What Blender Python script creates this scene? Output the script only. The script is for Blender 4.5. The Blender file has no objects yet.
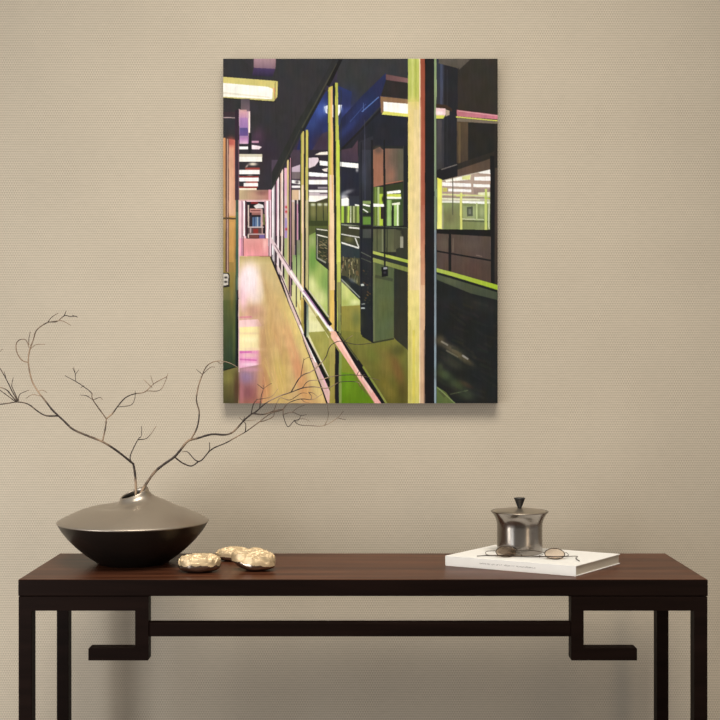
import bpy, bmesh, math, random
import numpy as np
from mathutils import Vector, Matrix, noise as mnoise

scn = bpy.context.scene
# ---------------------------------------------------------------- camera
F = 1235.5                      # focal length in pixels of the 720 px frame
CX, HY = 360.0, 365.0           # vanishing point of the straight-on view
CAMZ = 1.3486
WALL = 3.43                     # distance camera -> wall
cam_d = bpy.data.cameras.new('camera'); cam = bpy.data.objects.new('camera', cam_d)
scn.collection.objects.link(cam); scn.camera = cam
cam.location = (0, 0, CAMZ); cam.rotation_euler = (math.pi/2, 0, 0)
cam_d.sensor_width = 36; cam_d.lens = F*36/720; cam_d.shift_y = 5/720; cam_d.clip_start = 0.05
# ---------------------------------------------------------------- world, lights, exposure
scn.view_settings.view_transform = 'Standard'; scn.view_settings.look = 'None'
scn.view_settings.gamma = 1; scn.view_settings.exposure = 0.0; scn.view_settings.use_curve_mapping = False
wd = bpy.data.worlds.new('room_ambience'); scn.world = wd; wd.use_nodes = True
bg = wd.node_tree.nodes['Background']; bg.inputs[0].default_value = (1.0, 0.95, 0.88, 1); bg.inputs[1].default_value = 0.36
def area(name, loc, aim, sx, sy, power, col, spread=180):
    d = bpy.data.lights.new(name, 'AREA'); d.shape = 'RECTANGLE'; d.size = sx; d.size_y = sy; d.energy = power; d.color = col
    d.spread = math.radians(spread)
    o = bpy.data.objects.new(name, d); scn.collection.objects.link(o); o.location = loc
    o.rotation_euler = (Vector(aim)-Vector(loc)).to_track_quat('-Z', 'Y').to_euler(); return o
area('ceiling_light', (0.02, 1.35, 4.10), (0.0, 3.43, 0.55), 1.9, 1.25, 27.5, (1.0, 0.92, 0.79), 74)
area('window_light', (-2.8, 0.2, 1.15), (-0.5, 3.43, 0.95), 1.4, 1.7, 38, (0.93, 0.97, 1.0))
area('low_fill_left', (-1.75, 2.05, 0.70), (-0.80, 3.43, 0.45), 0.5, 0.7, 9.5, (1.0, 0.96, 0.90))  # unseen fill light, added to lift the lower left of the wall
area('low_lamp_right', (1.45, 1.5, 0.9), (0.75, 3.4, 0.7), 0.3, 0.6, 3, (1.0, 0.80, 0.58))

# ---------------------------------------------------------------- helpers
def lin(c):
    return tuple(((v/255)/12.92 if v/255 <= 0.04045 else ((v/255+0.055)/1.055)**2.4) for v in c)
def new_mat(name):
    m = bpy.data.materials.new(name); m.use_nodes = True
    return m, m.node_tree, m.node_tree.nodes['Principled BSDF']
def node(nt, typ, **kw):
    n = nt.nodes.new(typ)
    for k, v in kw.items(): setattr(n, k, v)
    return n
def mat(name, col, rough=.5, metal=0.0, nscale=None, namt=.15, stretch=(1, 1, 1), bump=0.0, coat=0.0, rvar=0.0):
    m, nt, b = new_mat(name)
    b.inputs['Base Color'].default_value = (*col, 1); b.inputs['Roughness'].default_value = rough; b.inputs['Metallic'].default_value = metal
    if coat: b.inputs['Coat Weight'].default_value = coat; b.inputs['Coat Roughness'].default_value = .15
    if nscale:
        tc = node(nt, 'ShaderNodeTexCoord'); mp = node(nt, 'ShaderNodeMapping'); mp.inputs['Scale'].default_value = stretch
        n = node(nt, 'ShaderNodeTexNoise'); n.inputs['Scale'].default_value = nscale; n.inputs['Detail'].default_value = 5
        nt.links.new(tc.outputs['Object'], mp.inputs[0]); nt.links.new(mp.outputs[0], n.inputs['Vector'])
        r = node(nt, 'ShaderNodeMapRange'); r.inputs[1].default_value = .3; r.inputs[2].default_value = .7
        r.inputs[3].default_value = 1-namt; r.inputs[4].default_value = 1+namt
        mx = node(nt, 'ShaderNodeVectorMath', operation='SCALE'); mx.inputs[0].default_value = col
        nt.links.new(n.outputs[0], r.inputs[0]); nt.links.new(r.outputs[0], mx.inputs['Scale']); nt.links.new(mx.outputs[0], b.inputs['Base Color'])
        if rvar:
            r2 = node(nt, 'ShaderNodeMapRange'); r2.inputs[1].default_value = .3; r2.inputs[2].default_value = .7; r2.inputs[3].default_value = rough-rvar; r2.inputs[4].default_value = rough+rvar
            nt.links.new(n.outputs[0], r2.inputs[0]); nt.links.new(r2.outputs[0], b.inputs['Roughness'])
        if bump:
            bp = node(nt, 'ShaderNodeBump'); bp.inputs['Strength'].default_value = bump; bp.inputs['Distance'].default_value = .002
            nt.links.new(n.outputs[0], bp.inputs['Height']); nt.links.new(bp.outputs[0], b.inputs['Normal'])
    return m
def link(name, me, m, parent=None, smooth=False):
    o = bpy.data.objects.new(name, me); scn.collection.objects.link(o)
    if m is not None: me.materials.append(m)
    if parent is not None: o.parent = parent
    if smooth: me.polygons.foreach_set('use_smooth', [True]*len(me.polygons))
    return o
def from_bm(name, bm, m, parent=None, smooth=False):
    bmesh.ops.recalc_face_normals(bm, faces=bm.faces)
    me = bpy.data.meshes.new(name); bm.to_mesh(me); bm.free(); return link(name, me, m, parent, smooth)
def box(bm, x0, x1, y0, y1, z0, z1):
    vs = [bm.verts.new(p) for p in ((x0, y0, z0), (x1, y0, z0), (x1, y1, z0), (x0, y1, z0), (x0, y0, z1), (x1, y0, z1), (x1, y1, z1), (x0, y1, z1))]
    for f in ((0, 1, 2, 3), (4, 5, 6, 7), (0, 1, 5, 4), (1, 2, 6, 5), (2, 3, 7, 6), (3, 0, 4, 7)): bm.faces.new([vs[i] for i in f])
def bevel(bm, w, seg=2):
    bmesh.ops.bevel(bm, geom=list(bm.edges), offset=w, segments=seg, affect='EDGES', profile=.5)
def box_obj(name, dims, m, parent=None, bv=.0012):
    bm = bmesh.new(); box(bm, *dims); bmesh.ops.recalc_face_normals(bm, faces=bm.faces)
    if bv: bevel(bm, bv)
    return from_bm(name, bm, m, parent)
def prism(name, pts, y0, y1, m, parent=None, bv=.001):      # outline in XZ pushed through Y
    bm = bmesh.new(); a = [bm.verts.new((x, y0, z)) for x, z in pts]; b = [bm.verts.new((x, y1, z)) for x, z in pts]
    bm.faces.new(a); bm.faces.new(b[::-1])
    for i in range(len(pts)): j = (i+1) % len(pts); bm.faces.new((a[i], b[i], b[j], a[j]))
    bmesh.ops.recalc_face_normals(bm, faces=bm.faces)
    if bv: bevel(bm, bv)
    return from_bm(name, bm, m, parent)
def lathe(name, prof, m, parent=None, seg=96, warp=None):
    bm = bmesh.new(); rows = []
    for r, z in prof:
        if r < 1e-6: rows.append([bm.verts.new((0, 0, z))]); continue
        rows.append([bm.verts.new((r*math.cos(2*math.pi*k/seg), r*math.sin(2*math.pi*k/seg), z)) for k in range(seg)])
    for a, b in zip(rows, rows[1:]):
        for k in range(seg):
            q = (k+1) % seg
            if len(a) == 1 and len(b) == 1: continue
            if len(a) == 1: bm.faces.new((a[0], b[k], b[q]))
            elif len(b) == 1: bm.faces.new((a[k], a[q], b[0]))
            else: bm.faces.new((a[k], a[q], b[q], b[k]))
    if warp:
        for v in bm.verts: v.co = warp(v.co)
    return from_bm(name, bm, m, parent, True)
def catmull(pts, n=6):
    out = []; P = [2*pts[0]-pts[1]]+pts+[2*pts[-1]-pts[-2]]
    for i in range(1, len(P)-2):
        for k in range(n):
            t = k/n; a, b, c, d = P[i-1], P[i], P[i+1], P[i+2]
            out.append(.5*((2*b)+(c-a)*t+(2*a-5*b+4*c-d)*t*t+(3*b-a-3*c+d)*t**3))
    out.append(pts[-1]); return out
def tube(bm, pts, r0, r1, sides=8, n=5, closed=False, wob=0.0):
    if not closed: pts = catmull([Vector(p) for p in pts], n) if n > 1 else [Vector(p) for p in pts]
    else: pts = [Vector(p) for p in pts]
    N = len(pts); rings = []; up = Vector((0.13, 0.97, 0.2)).normalized()
    for i, p in enumerate(pts):
        t = (pts[(i+1) % N]-pts[i-1]) if closed else (pts[min(i+1, N-1)]-pts[max(i-1, 0)])
        t.normalize(); u = (up-t*up.dot(t)).normalized(); w = t.cross(u); up = u
        r = r0+(r1-r0)*i/max(N-1, 1); r *= 1+wob*mnoise.noise(p*120)
        rings.append([bm.verts.new(p+(u*math.cos(2*math.pi*k/sides)+w*math.sin(2*math.pi*k/sides))*r) for k in range(sides)])
    m = N if closed else N-1
    for i in range(m):
        a, b = rings[i], rings[(i+1) % N]
        for k in range(sides): bm.faces.new((a[k], a[(k+1) % sides], b[(k+1) % sides], b[k]))
    if not closed: bm.faces.new(rings[0][::-1]); bm.faces.new(rings[-1])
def thing(name, label, cat, loc=(0, 0, 0), group=None):
    o = bpy.data.objects.new(name, None); scn.collection.objects.link(o); o.location = loc; o.empty_display_size = .05
    return tag(o, label, cat, group)
def tag(o, label, cat, group=None):
    o['label'] = label; o['category'] = cat
    if group: o['group'] = group
    return o
def px(x, y, d): return Vector(((x-CX)*d/F, d, CAMZ-(y-HY)*d/F))
def px_on(x, y, z):             # the point of the level plane z under picture point x, y
    d = (CAMZ-z)*F/(y-HY); return Vector(((x-CX)*d/F, d, z))

# ---------------------------------------------------------------- the room
def wallpaper():
    m, nt, b = new_mat('woven_wallpaper'); L = nt.links.new
    tc = node(nt, 'ShaderNodeTexCoord'); sp = node(nt, 'ShaderNodeSeparateXYZ'); L(tc.outputs['Object'], sp.inputs[0])
    def wave(sock, period, phase=0.0):
        a = node(nt, 'ShaderNodeMath', operation='MULTIPLY_ADD'); L(sock, a.inputs[0]); a.inputs[1].default_value = 2*math.pi/period; a.inputs[2].default_value = phase
        s = node(nt, 'ShaderNodeMath', operation='SINE'); L(a.outputs[0], s.inputs[0]); return s.outputs[0]
    wx = wave(sp.outputs['X'], .0067); wz = wave(sp.outputs['Z'], .0134); wz2 = wave(sp.outputs['Z'], .0067)
    pr = node(nt, 'ShaderNodeMath', operation='MULTIPLY'); L(wx, pr.inputs[0]); L(wz, pr.inputs[1])
    ns = node(nt, 'ShaderNodeTexNoise'); ns.inputs['Scale'].default_value = 3.2; ns.inputs['Detail'].default_value = 6; L(tc.outputs['Object'], ns.inputs['Vector'])
    mp = node(nt, 'ShaderNodeMapping'); mp.inputs['Scale'].default_value = (40, 40, 260); L(tc.outputs['Object'], mp.inputs[0])
    nf = node(nt, 'ShaderNodeTexNoise'); nf.inputs['Scale'].default_value = 1.0; nf.inputs['Detail'].default_value = 3; L(mp.outputs[0], nf.inputs['Vector'])
    def madd(a, k, c):
        q = node(nt, 'ShaderNodeMath', operation='MULTIPLY_ADD'); L(a, q.inputs[0]); q.inputs[1].default_value = k
        if isinstance(c, float): q.inputs[2].default_value = c
        else: L(c, q.inputs[2])
        return q.outputs[0]
    pn = node(nt, 'ShaderNodeTexNoise'); pn.inputs['Scale'].default_value = 14; pn.inputs['Detail'].default_value = 3; L(tc.outputs['Object'], pn.inputs['Vector'])
    pm = node(nt, 'ShaderNodeMapRange'); pm.inputs[1].default_value = .42; pm.inputs[2].default_value = .66; pm.inputs[3].default_value = .35; pm.inputs[4].default_value = 1.0; L(pn.outputs[0], pm.inputs[0])
    pr2 = node(nt, 'ShaderNodeMath', operation='MULTIPLY'); L(pr.outputs[0], pr2.inputs[0]); L(pm.outputs[0], pr2.inputs[1])
    v = madd(pr2.outputs[0], .22, 1.0); v = madd(wz2, .10, v); v = madd(ns.outputs[0], .16, v); v = madd(nf.outputs[0], .16, v)
    v = madd(v, 1.0, -.16)
    sc = node(nt, 'ShaderNodeVectorMath', operation='SCALE'); sc.inputs[0].default_value = WALLC; L(v, sc.inputs['Scale'])
    L(sc.outputs[0], b.inputs['Base Color']); b.inputs['Roughness'].default_value = .85; b.inputs['Specular IOR Level'].default_value = .2
    bp = node(nt, 'ShaderNodeBump'); bp.inputs['Strength'].default_value = .25; bp.inputs['Distance'].default_value = .0006
    L(v, bp.inputs['Height']); L(bp.outputs[0], b.inputs['Normal'])
    return m
WALLC = (0.480, 0.425, 0.346)
w = box_obj('wall_back', (-3.2, 3.2, WALL, WALL+.12, 0, 4.4), wallpaper(), bv=0); w['kind'] = 'structure'
fl = box_obj('floor', (-3.2, 3.2, -1.5, WALL, -.05, 0), mat('brown_oak_floor', (.10, .065, .045), .45, nscale=3, namt=.2, stretch=(1, 12, 1)), bv=0); fl['kind'] = 'structure'

# ---------------------------------------------------------------- the painting
PD = 3.398                      # distance of the painted face
# --- the painted picture on the canvas: colours laid down as strokes, in picture units ---
PX0, PY0, PX1, PY1 = 223.2, 58.7, 497.6, 403.3
PS = 4
def paint_picture():
    nx, ny = int(round((PX1-PX0)*PS)), int(round((PY1-PY0)*PS))
    nx -= nx % 2; ny -= ny % 2
    img = np.zeros((ny, nx, 3), np.float32)
    img[:] = (50, 50, 52)
    rng = np.random.default_rng(5)
    def noise(sx, sy):
        gx, gy = int(nx/sx)+3, int(ny/sy)+3
        g = rng.random((gy, gx)).astype(np.float32)*2-1
        xs = np.linspace(0, gx-2.01, nx); ys = np.linspace(0, gy-2.01, ny)
        xi = xs.astype(int); yi = ys.astype(int)
        fx = (xs-xi)[None, :]; fy = (ys-yi)[:, None]
        fx = fx*fx*(3-2*fx); fy = fy*fy*(3-2*fy)
        a = g[yi][:, xi]; b = g[yi][:, xi+1]; c = g[yi+1][:, xi]; d = g[yi+1][:, xi+1]
        return (a*(1-fx)+b*fx)*(1-fy)+(c*(1-fx)+d*fx)*fy
    wob = noise(60, 60)*0.25
    def P(pts, c, c2=None, ax='y', al=1.0):
        q = [((x-PX0)*PS, (y-PY0)*PS) for x, y in pts]
        x0 = max(0, int(min(p[0] for p in q))-1); x1 = min(nx, int(max(p[0] for p in q))+2)
        y0 = max(0, int(min(p[1] for p in q))-1); y1 = min(ny, int(max(p[1] for p in q))+2)
        if x1 <= x0 or y1 <= y0: return
        X, Y = np.meshgrid(np.arange(x0, x1)+.5, np.arange(y0, y1)+.5)
        X = X+wob[y0:y1, x0:x1]*PS*.6
        m = np.zeros(X.shape, bool)
        for i in range(len(q)):
            (ax_, ay_), (bx_, by_) = q[i], q[(i+1) % len(q)]
            if ay_ == by_: continue
            cond = ((ay_ > Y) != (by_ > Y)) & (X < (bx_-ax_)*(Y-ay_)/(by_-ay_)+ax_)
            m ^= cond
        col = np.array(c, np.float32)
        if c2 is not None:
            if ax == 'y': t = (Y-min(p[1] for p in q))/(max(p[1] for p in q)-min(p[1] for p in q))
            else: t = (X-min(p[0] for p in q))/(max(p[0] for p in q)-min(p[0] for p in q))
            t = np.clip(t, 0, 1)[..., None]
            col = col*(1-t)+np.array(c2, np.float32)*t
        a = (m*al)[..., None]
        img[y0:y1, x0:x1] = img[y0:y1, x0:x1]*(1-a)+col*a
    def R(x0, y0, x1, y1, c, c2=None, ax='y', al=1.0):
        P([(x0, y0), (x1, y0), (x1, y1), (x0, y1)], c, c2, ax, al)
    def E(cx, cy, rx, ry, c, al=.8, ang=0.0):
        k = 2.2; r = max(rx, ry)*k
        x0 = max(0, int((cx-r-PX0)*PS)); x1 = min(nx, int((cx+r-PX0)*PS)); y0 = max(0, int((cy-r-PY0)*PS)); y1 = min(ny, int((cy+r-PY0)*PS))
        if x1 <= x0 or y1 <= y0: return
        X, Y = np.meshgrid(np.arange(x0, x1)/PS+PX0-cx, np.arange(y0, y1)/PS+PY0-cy)
        ca, sa = math.cos(ang), math.sin(ang)
        u = (X*ca+Y*sa)/rx; v = (-X*sa+Y*ca)/ry
        a = (np.exp(-(u*u+v*v)**1.3)*al)[..., None]
        img[y0:y1, x0:x1] = img[y0:y1, x0:x1]*(1-a)+np.array(c, np.float32)*a
    def L(x0, y0, x1, y1, w, c, c2=None, w2=None, al=1.0):
        w2 = w if w2 is None else w2
        d = math.hypot(x1-x0, y1-y0); ux, uy = -(y1-y0)/d, (x1-x0)/d
        P([(x0-ux*w/2, y0-uy*w/2), (x0+ux*w/2, y0+uy*w/2), (x1+ux*w2/2, y1+uy*w2/2), (x1-ux*w2/2, y1-uy*w2/2)], c, c2, 'y' if abs(y1-y0) > abs(x1-x0) else 'x', al)
    W = (252, 248, 244)
    # corridor ceiling
    R(223, 58, 345, 260, (47, 47, 49), (50, 44, 52))
    P([(241, 58), (278, 58), (276, 69), (253, 69)], (52, 50, 54))
    P([(254, 58), (276, 58), (275.5, 69), (254, 68)], (176, 140, 146), (128, 98, 112))
    P([(254, 68), (275.5, 69), (273, 77), (252, 76)], (72, 52, 96), (44, 38, 58))
    P([(223, 77), (274, 81), (278, 81.5), (277.5, 97), (274, 101.5), (223, 97.8)], (216, 200, 112), (208, 196, 116))
    P([(223, 83), (268, 87), (273, 89), (272.5, 99.5), (223, 96.8)], (253, 249, 236))
    P([(223, 92), (270, 97), (270, 98.2), (223, 94)], (226, 216, 190), al=.6)
    L(274, 88, 275.5, 99, 1.2, (238, 160, 110)); L(275.5, 82, 275, 100, .7, (120, 104, 60))
    L(223, 98.2, 276, 102, .8, (28, 28, 30))
    E(258, 140, 7, 11, (88, 56, 80), .7); E(268, 150, 14, 16, (50, 38, 52), .6)
    R(241, 99, 250, 112, (84, 74, 82), (118, 98, 104))
    L(223, 117.6, 238.5, 118, 1, (168, 142, 142))
    R(223, 112, 238, 117, (58, 44, 50))
    P([(239, 109), (245, 112), (250.5, 111), (250, 143.5), (239.8, 144)], (205, 160, 170), (160, 120, 170))
    R(240, 110, 247, 118, (222, 168, 160), (190, 132, 168), al=.85); R(240, 118, 248, 128, (172, 124, 176), (150, 112, 172))
    R(240, 128, 248, 136, (82, 72, 132), (104, 76, 140)); R(240, 138, 248, 144, (180, 118, 176), (226, 184, 205))
    L(249.5, 112, 249.3, 136, 1.3, (244, 226, 210)); R(248.8, 133, 251.5, 156, (34, 32, 36))
    # corridor lights
    R(239.5, 146.6, 248.2, 149.4, W); P([(252, 145), (259, 146), (262, 147), (259, 149.6), (252, 149.3)], (246, 226, 230)); R(252, 141, 259, 143, (206, 150, 176))
    R(239.5, 154.2, 262.5, 157.4, (216, 206, 180)); R(239.5, 157, 262.3, 161.8, (250, 246, 234))
    E(253, 164, 4, 1.6, (230, 214, 190), 1); E(247, 166, 2, .8, (190, 170, 160), .9, -.8)
    for y0, y1, x0, x1, c in ((167.6, 170.2, 245.5, 260, (152, 62, 54)), (170, 174.3, 239.5, 260, W), (176.2, 177.8, 239.5, 259, (150, 58, 54)), (177.6, 181.4, 239.5, 259, W),
                              (181.4, 183.2, 246, 258, (162, 74, 64)), (183, 186.4, 244, 258.2, W), (186.4, 188.2, 239.5, 257.5, (150, 50, 44)), (188.1, 190.2, 239.5, 256.8, (252, 240, 214))):
        R(x0, y0, x1, y1, c)
    E(250, 175.2, 3, .7, (150, 140, 136), .8)
    # corridor end wall
    R(239.5, 190, 271.5, 200, (196, 172, 128), (178, 116, 108), 'x')
    R(239.5, 190, 271, 192.5, (206, 180, 136), (120, 84, 80), 'x', .5); E(262, 193, 6, 2.4, (126, 76, 72), .6); R(268.6, 189.8, 271.6, 200, (226, 152, 168))
    R(239.5, 199.6, 271.5, 201.4, (222, 170, 168))
    R(239, 201, 272, 256.5, (240, 196, 204))
    R(239, 238, 244, 256.5, (240, 160, 186)); R(241.6, 201, 242.8, 256, (150, 108, 120)); R(243.8, 201, 245.8, 236, (255, 250, 250)); R(245.2, 200.8, 246.6, 236, (92, 46, 60)); R(243.2, 236, 244.0, 256, (96, 60, 66))
    R(264.4, 201, 266, 240, (170, 130, 136)); R(266.6, 201, 268.6, 256, (255, 246, 248)); R(268.8, 201, 269.8, 256.5, (70, 46, 56)); R(270, 200, 271.3, 256, (240, 200, 214))
    R(244, 238.3, 268.4, 256.4, (232, 156, 150), (238, 150, 156)); E(256, 247, 8, 5, (220, 134, 128), .5); E(265, 244, 2, 7, (250, 200, 190), .6); L(244, 256.6, 271, 256.4, 1, (120, 60, 60))
    P([(246.6, 201.6), (264.4, 201.6), (266, 238.4), (246.6, 238.4)], (34, 28, 34))
    R(251, 201.8, 258.5, 204, (130, 30, 34)); P([(254, 206), (259, 203.5), (263.5, 205), (264, 208), (256, 208.4)], (232, 222, 220))
    R(248, 205, 249.3, 238, (224, 196, 182)); R(250, 208.4, 262, 212.5, (204, 140, 132)); R(251, 210.2, 261, 211.2, (112, 52, 56)); R(252, 212.5, 262, 215, (158, 104, 98)); R(261, 209, 263, 238, (206, 164, 156))
    R(252.6, 217, 261, 226.4, (84, 112, 150)); R(254, 217, 255, 226.4, (40, 60, 96)); R(257.2, 217, 258.2, 226.4, (160, 176, 190)); R(259.4, 217, 260.2, 226.4, (46, 60, 90))
    R(248, 226.4, 264, 227.6, (196, 180, 178)); R(248, 227.6, 262, 234, (88, 66, 66)); R(253.5, 228.6, 258.5, 234, (140, 46, 40)); R(249, 233.4, 265, 234.6, (190, 164, 164)); R(250, 235, 259, 238, (120, 66, 62)); R(259.6, 234.8, 265, 238.4, (118, 96, 158)); R(263.2, 214, 265, 225, (112, 112, 62))
    R(250, 215, 252, 226, (52, 42, 50)); R(250, 228, 251.4, 233, (184, 160, 160))
    # behind the glass: far left window band
    R(271.6, 160, 345, 404, (74, 62, 76))
    P([(338, 60), (327, 84), (302, 131), (272, 190), (272, 215), (345, 215), (345, 60)], (52, 45, 62))
    P([(338, 60), (345, 58), (408, 58), (408, 150), (337, 150), (337, 80)], (50, 51, 53))
    # blue glow
    P([(326, 92), (313, 112), (302, 132), (296, 152), (320, 152), (350, 112), (352, 92), (338, 86)], (36, 50, 104), (38, 40, 84))
    E(345, 100, 14, 12, (38, 44, 86), .8); E(322, 110, 9, 9, (58, 84, 166), .9); E(352, 112, 10, 6, (50, 66, 134), .9); E(312, 124, 6, 11, (50, 66, 128), .8, .4); E(306, 142, 4, 12, (34, 42, 88), .8, .3); E(334, 122, 9, 10, (44, 56, 112), .8)
    P([(324, 107), (329, 104.8), (342, 105), (341.5, 110), (338.5, 116), (334, 118), (326, 113)], (252, 252, 255)); E(325, 109, 2, 4, (140, 165, 225), .6); E(341, 109, 2, 3.6, (110, 140, 215), .5)
    P([(322, 134), (335, 128), (340, 150), (306, 160)], (66, 54, 72)); E(322, 142, 9, 8, (58, 44, 62), .8)
    P([(386, 73), (386, 100), (366, 122), (341, 152), (336, 138), (342, 118), (362, 96)], (34, 42, 84), (32, 34, 58)); E(362, 108, 17, 6, (34, 46, 96), .8, -.75); E(348, 128, 15, 4, (40, 54, 112), .7, -.8); L(379, 97, 362, 112, .9, (88, 120, 190)); L(363.5, 103, 363.5, 112, .7, (90, 120, 180), al=.7); L(350, 122, 366, 104, .7, (70, 96, 160), al=.6)
    P([(386, 74.5), (408, 78.5), (408, 83), (386, 80)], (100, 68, 66), (132, 92, 92), 'x'); P([(386, 80), (408, 83.5), (408, 99), (381, 96)], (42, 37, 36))
    P([(387, 100), (408, 108), (408, 148), (341, 160), (341, 152), (366, 124)], (31, 34, 46), (34, 34, 42))
    P([(380.4, 96.5), (408, 99.5), (408, 104), (384, 102), (383, 113), (381, 113)], (140, 104, 72)); P([(383.6, 102), (408, 104), (408, 114.6), (383.4, 112)], (255, 252, 244)); P([(381.6, 114.6), (383.6, 111.4), (408, 114), (408, 117)], (226, 222, 100))
    L(340, 151, 380, 111, 2.2, (28, 28, 32))
    # far room between the posts
    P([(341, 150), (352, 148), (358, 140), (358, 163), (341, 162)], (76, 56, 70), (66, 50, 64)); R(341, 162, 360, 196, (34, 36, 50))
    P([(340, 162), (358.4, 163.6), (358.4, 168.4), (340, 166.4)], (253, 250, 246)); E(357, 170, 1.4, 2, (180, 178, 180), .8)
    E(347, 192, 6, 2, (150, 152, 160), .7, -.3); E(344, 197, 4, 3, (196, 196, 204), .9); P([(341, 199), (347, 197.6), (349, 199), (348.8, 206), (341, 207)], (246, 244, 240)); R(349, 196, 360, 206, (44, 48, 60)); P([(355, 204), (360, 205), (360, 210), (355, 209)], (236, 238, 226))
    R(341, 206, 360, 223, (96, 110, 56)); 
    for x, w, c in ((341, 3, (170, 208, 66)), (344.4, 1.4, (60, 66, 44)), (347.6, 2, (188, 216, 84)), (350.4, .9, (220, 224, 196)), (352.2, 1.2, (92, 104, 60)), (353.6, 1, (206, 212, 150)), (357, 2.6, (146, 170, 76))): R(x, 206, x+w, 223, c)
    R(341, 222.6, 360, 262, (44, 48, 42)); L(341, 224.4, 360, 226.6, 1.6, (130, 138, 116)); R(341, 226, 360, 246, (60, 62, 42)); E(349, 239, 5, 3.4, (112, 112, 62), .7); L(349, 227.4, 360, 228.4, 1.6, (226, 226, 216)); L(341, 234, 360, 237.4, 1.1, (214, 214, 204)); L(341, 242.4, 359, 248, 1.5, (226, 226, 218)); L(355.2, 237.6, 359, 247.5, 1.1, (220, 220, 210))
    P([(341, 243.4), (360, 249.6), (360, 260), (341, 258)], (44, 54, 56)); P([(341, 257), (360, 258), (360, 288), (341, 278)], (74, 72, 48))
    for i in range(70):
        x = 341+rng.random()*18; y = 256+rng.random()*25; L(x, y, x+rng.random()*2-1, y+2+rng.random()*4, .8, ((150, 140, 96), (196, 180, 136), (34, 34, 30), (96, 100, 74), (130, 100, 60))[rng.integers(5)], al=.8)
    P([(341, 276), (345, 275.6), (360, 286), (360, 300), (341, 280)], (34, 38, 40)); L(341, 278.6, 360, 297.4, 1.3, (138, 144, 136)); E(352, 280, 4, 2, (110, 118, 122), .6, .6)
    P([(341, 281), (360, 300), (360, 404), (341, 404)], (196, 210, 118), (120, 128, 44)); E(346, 292, 4, 8, (214, 216, 128), .8); E(354, 302, 7, 3, (226, 230, 158), .9); E(346, 302, 5, 3, (166, 176, 84), .7); P([(341, 306), (360, 305), (408, 345), (408, 404), (341, 404)], (156, 146, 62), (96, 102, 36))
    # middle window
    R(308, 150, 330, 404, (84, 84, 50)); R(308, 150, 330, 202, (46, 40, 50))
    P([(307, 158), (318, 157.6), (319.4, 160.4), (315, 166), (307, 169)], (226, 206, 216)); P([(314.5, 155), (320, 152.4), (328.5, 151.6), (328.5, 154.8)], (240, 230, 216)); P([(319.6, 160.6), (329, 161.6), (329, 166), (320, 165.4)], W); L(319, 157, 319.4, 167, 1, (28, 26, 34)); P([(322, 169.4), (329, 167.6), (329, 172), (324, 171.4)], (226, 214, 206))
    P([(308, 172), (329, 173.8), (329, 177.2), (308, 176.2)], (252, 248, 250)); R(308, 177, 329, 180, (92, 72, 86)); R(308, 180, 329, 184.4, W); R(308, 184.6, 329, 189.4, (60, 52, 66)); R(318, 187, 329, 188.6, (150, 140, 150)); R(308, 190, 329, 192.4, (248, 244, 242)); R(308, 192.6, 329, 197, (196, 180, 186)); L(320, 193.8, 329, 193.8, 1, (70, 56, 64)); P([(308, 195.6), (329, 196), (328, 198.6), (316, 202), (308, 202)], (252, 246, 236))
    P([(308, 201.6), (316, 201.6), (329, 197.4), (329, 204), (308, 205)], (66, 66, 40)); R(308, 203, 329, 222, (112, 112, 62), (86, 90, 44)); E(313, 204.6, 2.4, 1.4, (214, 220, 196), .9); E(319.6, 204.4, 2.4, 1.4, (214, 220, 196), .9); E(326, 204.4, 2.4, 1.4, (206, 212, 186), .9)
    for x in (309.6, 316, 323): R(x, 203, x+.9, 221, (46, 50, 30))
    E(313, 212, 3, 6, (130, 126, 72), .7); R(308, 220.6, 329, 226, (58, 66, 34)); R(308, 226, 329, 238, (80, 92, 46)); 
    P([(308, 236), (316, 232), (317, 260), (329, 269), (329, 330), (308, 330)], (126, 156, 72), (190, 204, 110)); E(312, 241, 4, 6, (166, 180, 116), .6); E(313, 260, 5, 12, (100, 150, 62), .7); E(326, 284, 6, 14, (128, 166, 84), .8); E(312, 285, 5, 12, (216, 220, 146), .9, -.3); E(320, 298, 7, 9, (222, 224, 150), .8); E(309.5, 270, 2, 8, (120, 160, 76), .5)
    P([(315.8, 228), (329, 229), (329, 270), (316, 259)], (56, 60, 42)); 
    for i in range(46):
        x = 317+rng.random()*11; y = 240+rng.random()*20; L(x, y, x+1+rng.random()*3, y+rng.random()*1.5, .9, ((140, 120, 84), (34, 32, 28), (96, 90, 60), (168, 150, 110))[rng.integers(4)], al=.7)
    L(316.4, 229, 329, 230.6, 1, (214, 214, 196)); L(316.6, 234.6, 329, 237.6, 1.2, (226, 224, 206)); L(316.3, 229, 316.6, 259, 1.2, (44, 48, 44)); L(317.4, 236, 317.4, 258, .7, (170, 170, 150)); P([(316.2, 257), (329, 264), (329, 270.5), (316.4, 260)], (40, 42, 38)); L(317, 257.6, 326, 262.6, 1.6, (150, 150, 134))
    # window band 292-301 and narrow strips
    R(291, 150, 302, 404, (70, 56, 70)); P([(291, 168), (302, 164), (302, 172), (291, 180)], (196, 172, 190)); R(291.6, 172, 302, 179, (120, 104, 106)); P([(291, 180), (302, 181), (302, 184.6), (291, 183)], W); R(291, 185.6, 302, 188, (240, 234, 236)); E(297, 182, 2, 1.6, (50, 34, 44), .8); R(291.6, 190, 302, 200, (214, 180, 146)); R(299, 190, 301, 202, (240, 228, 220))
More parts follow.
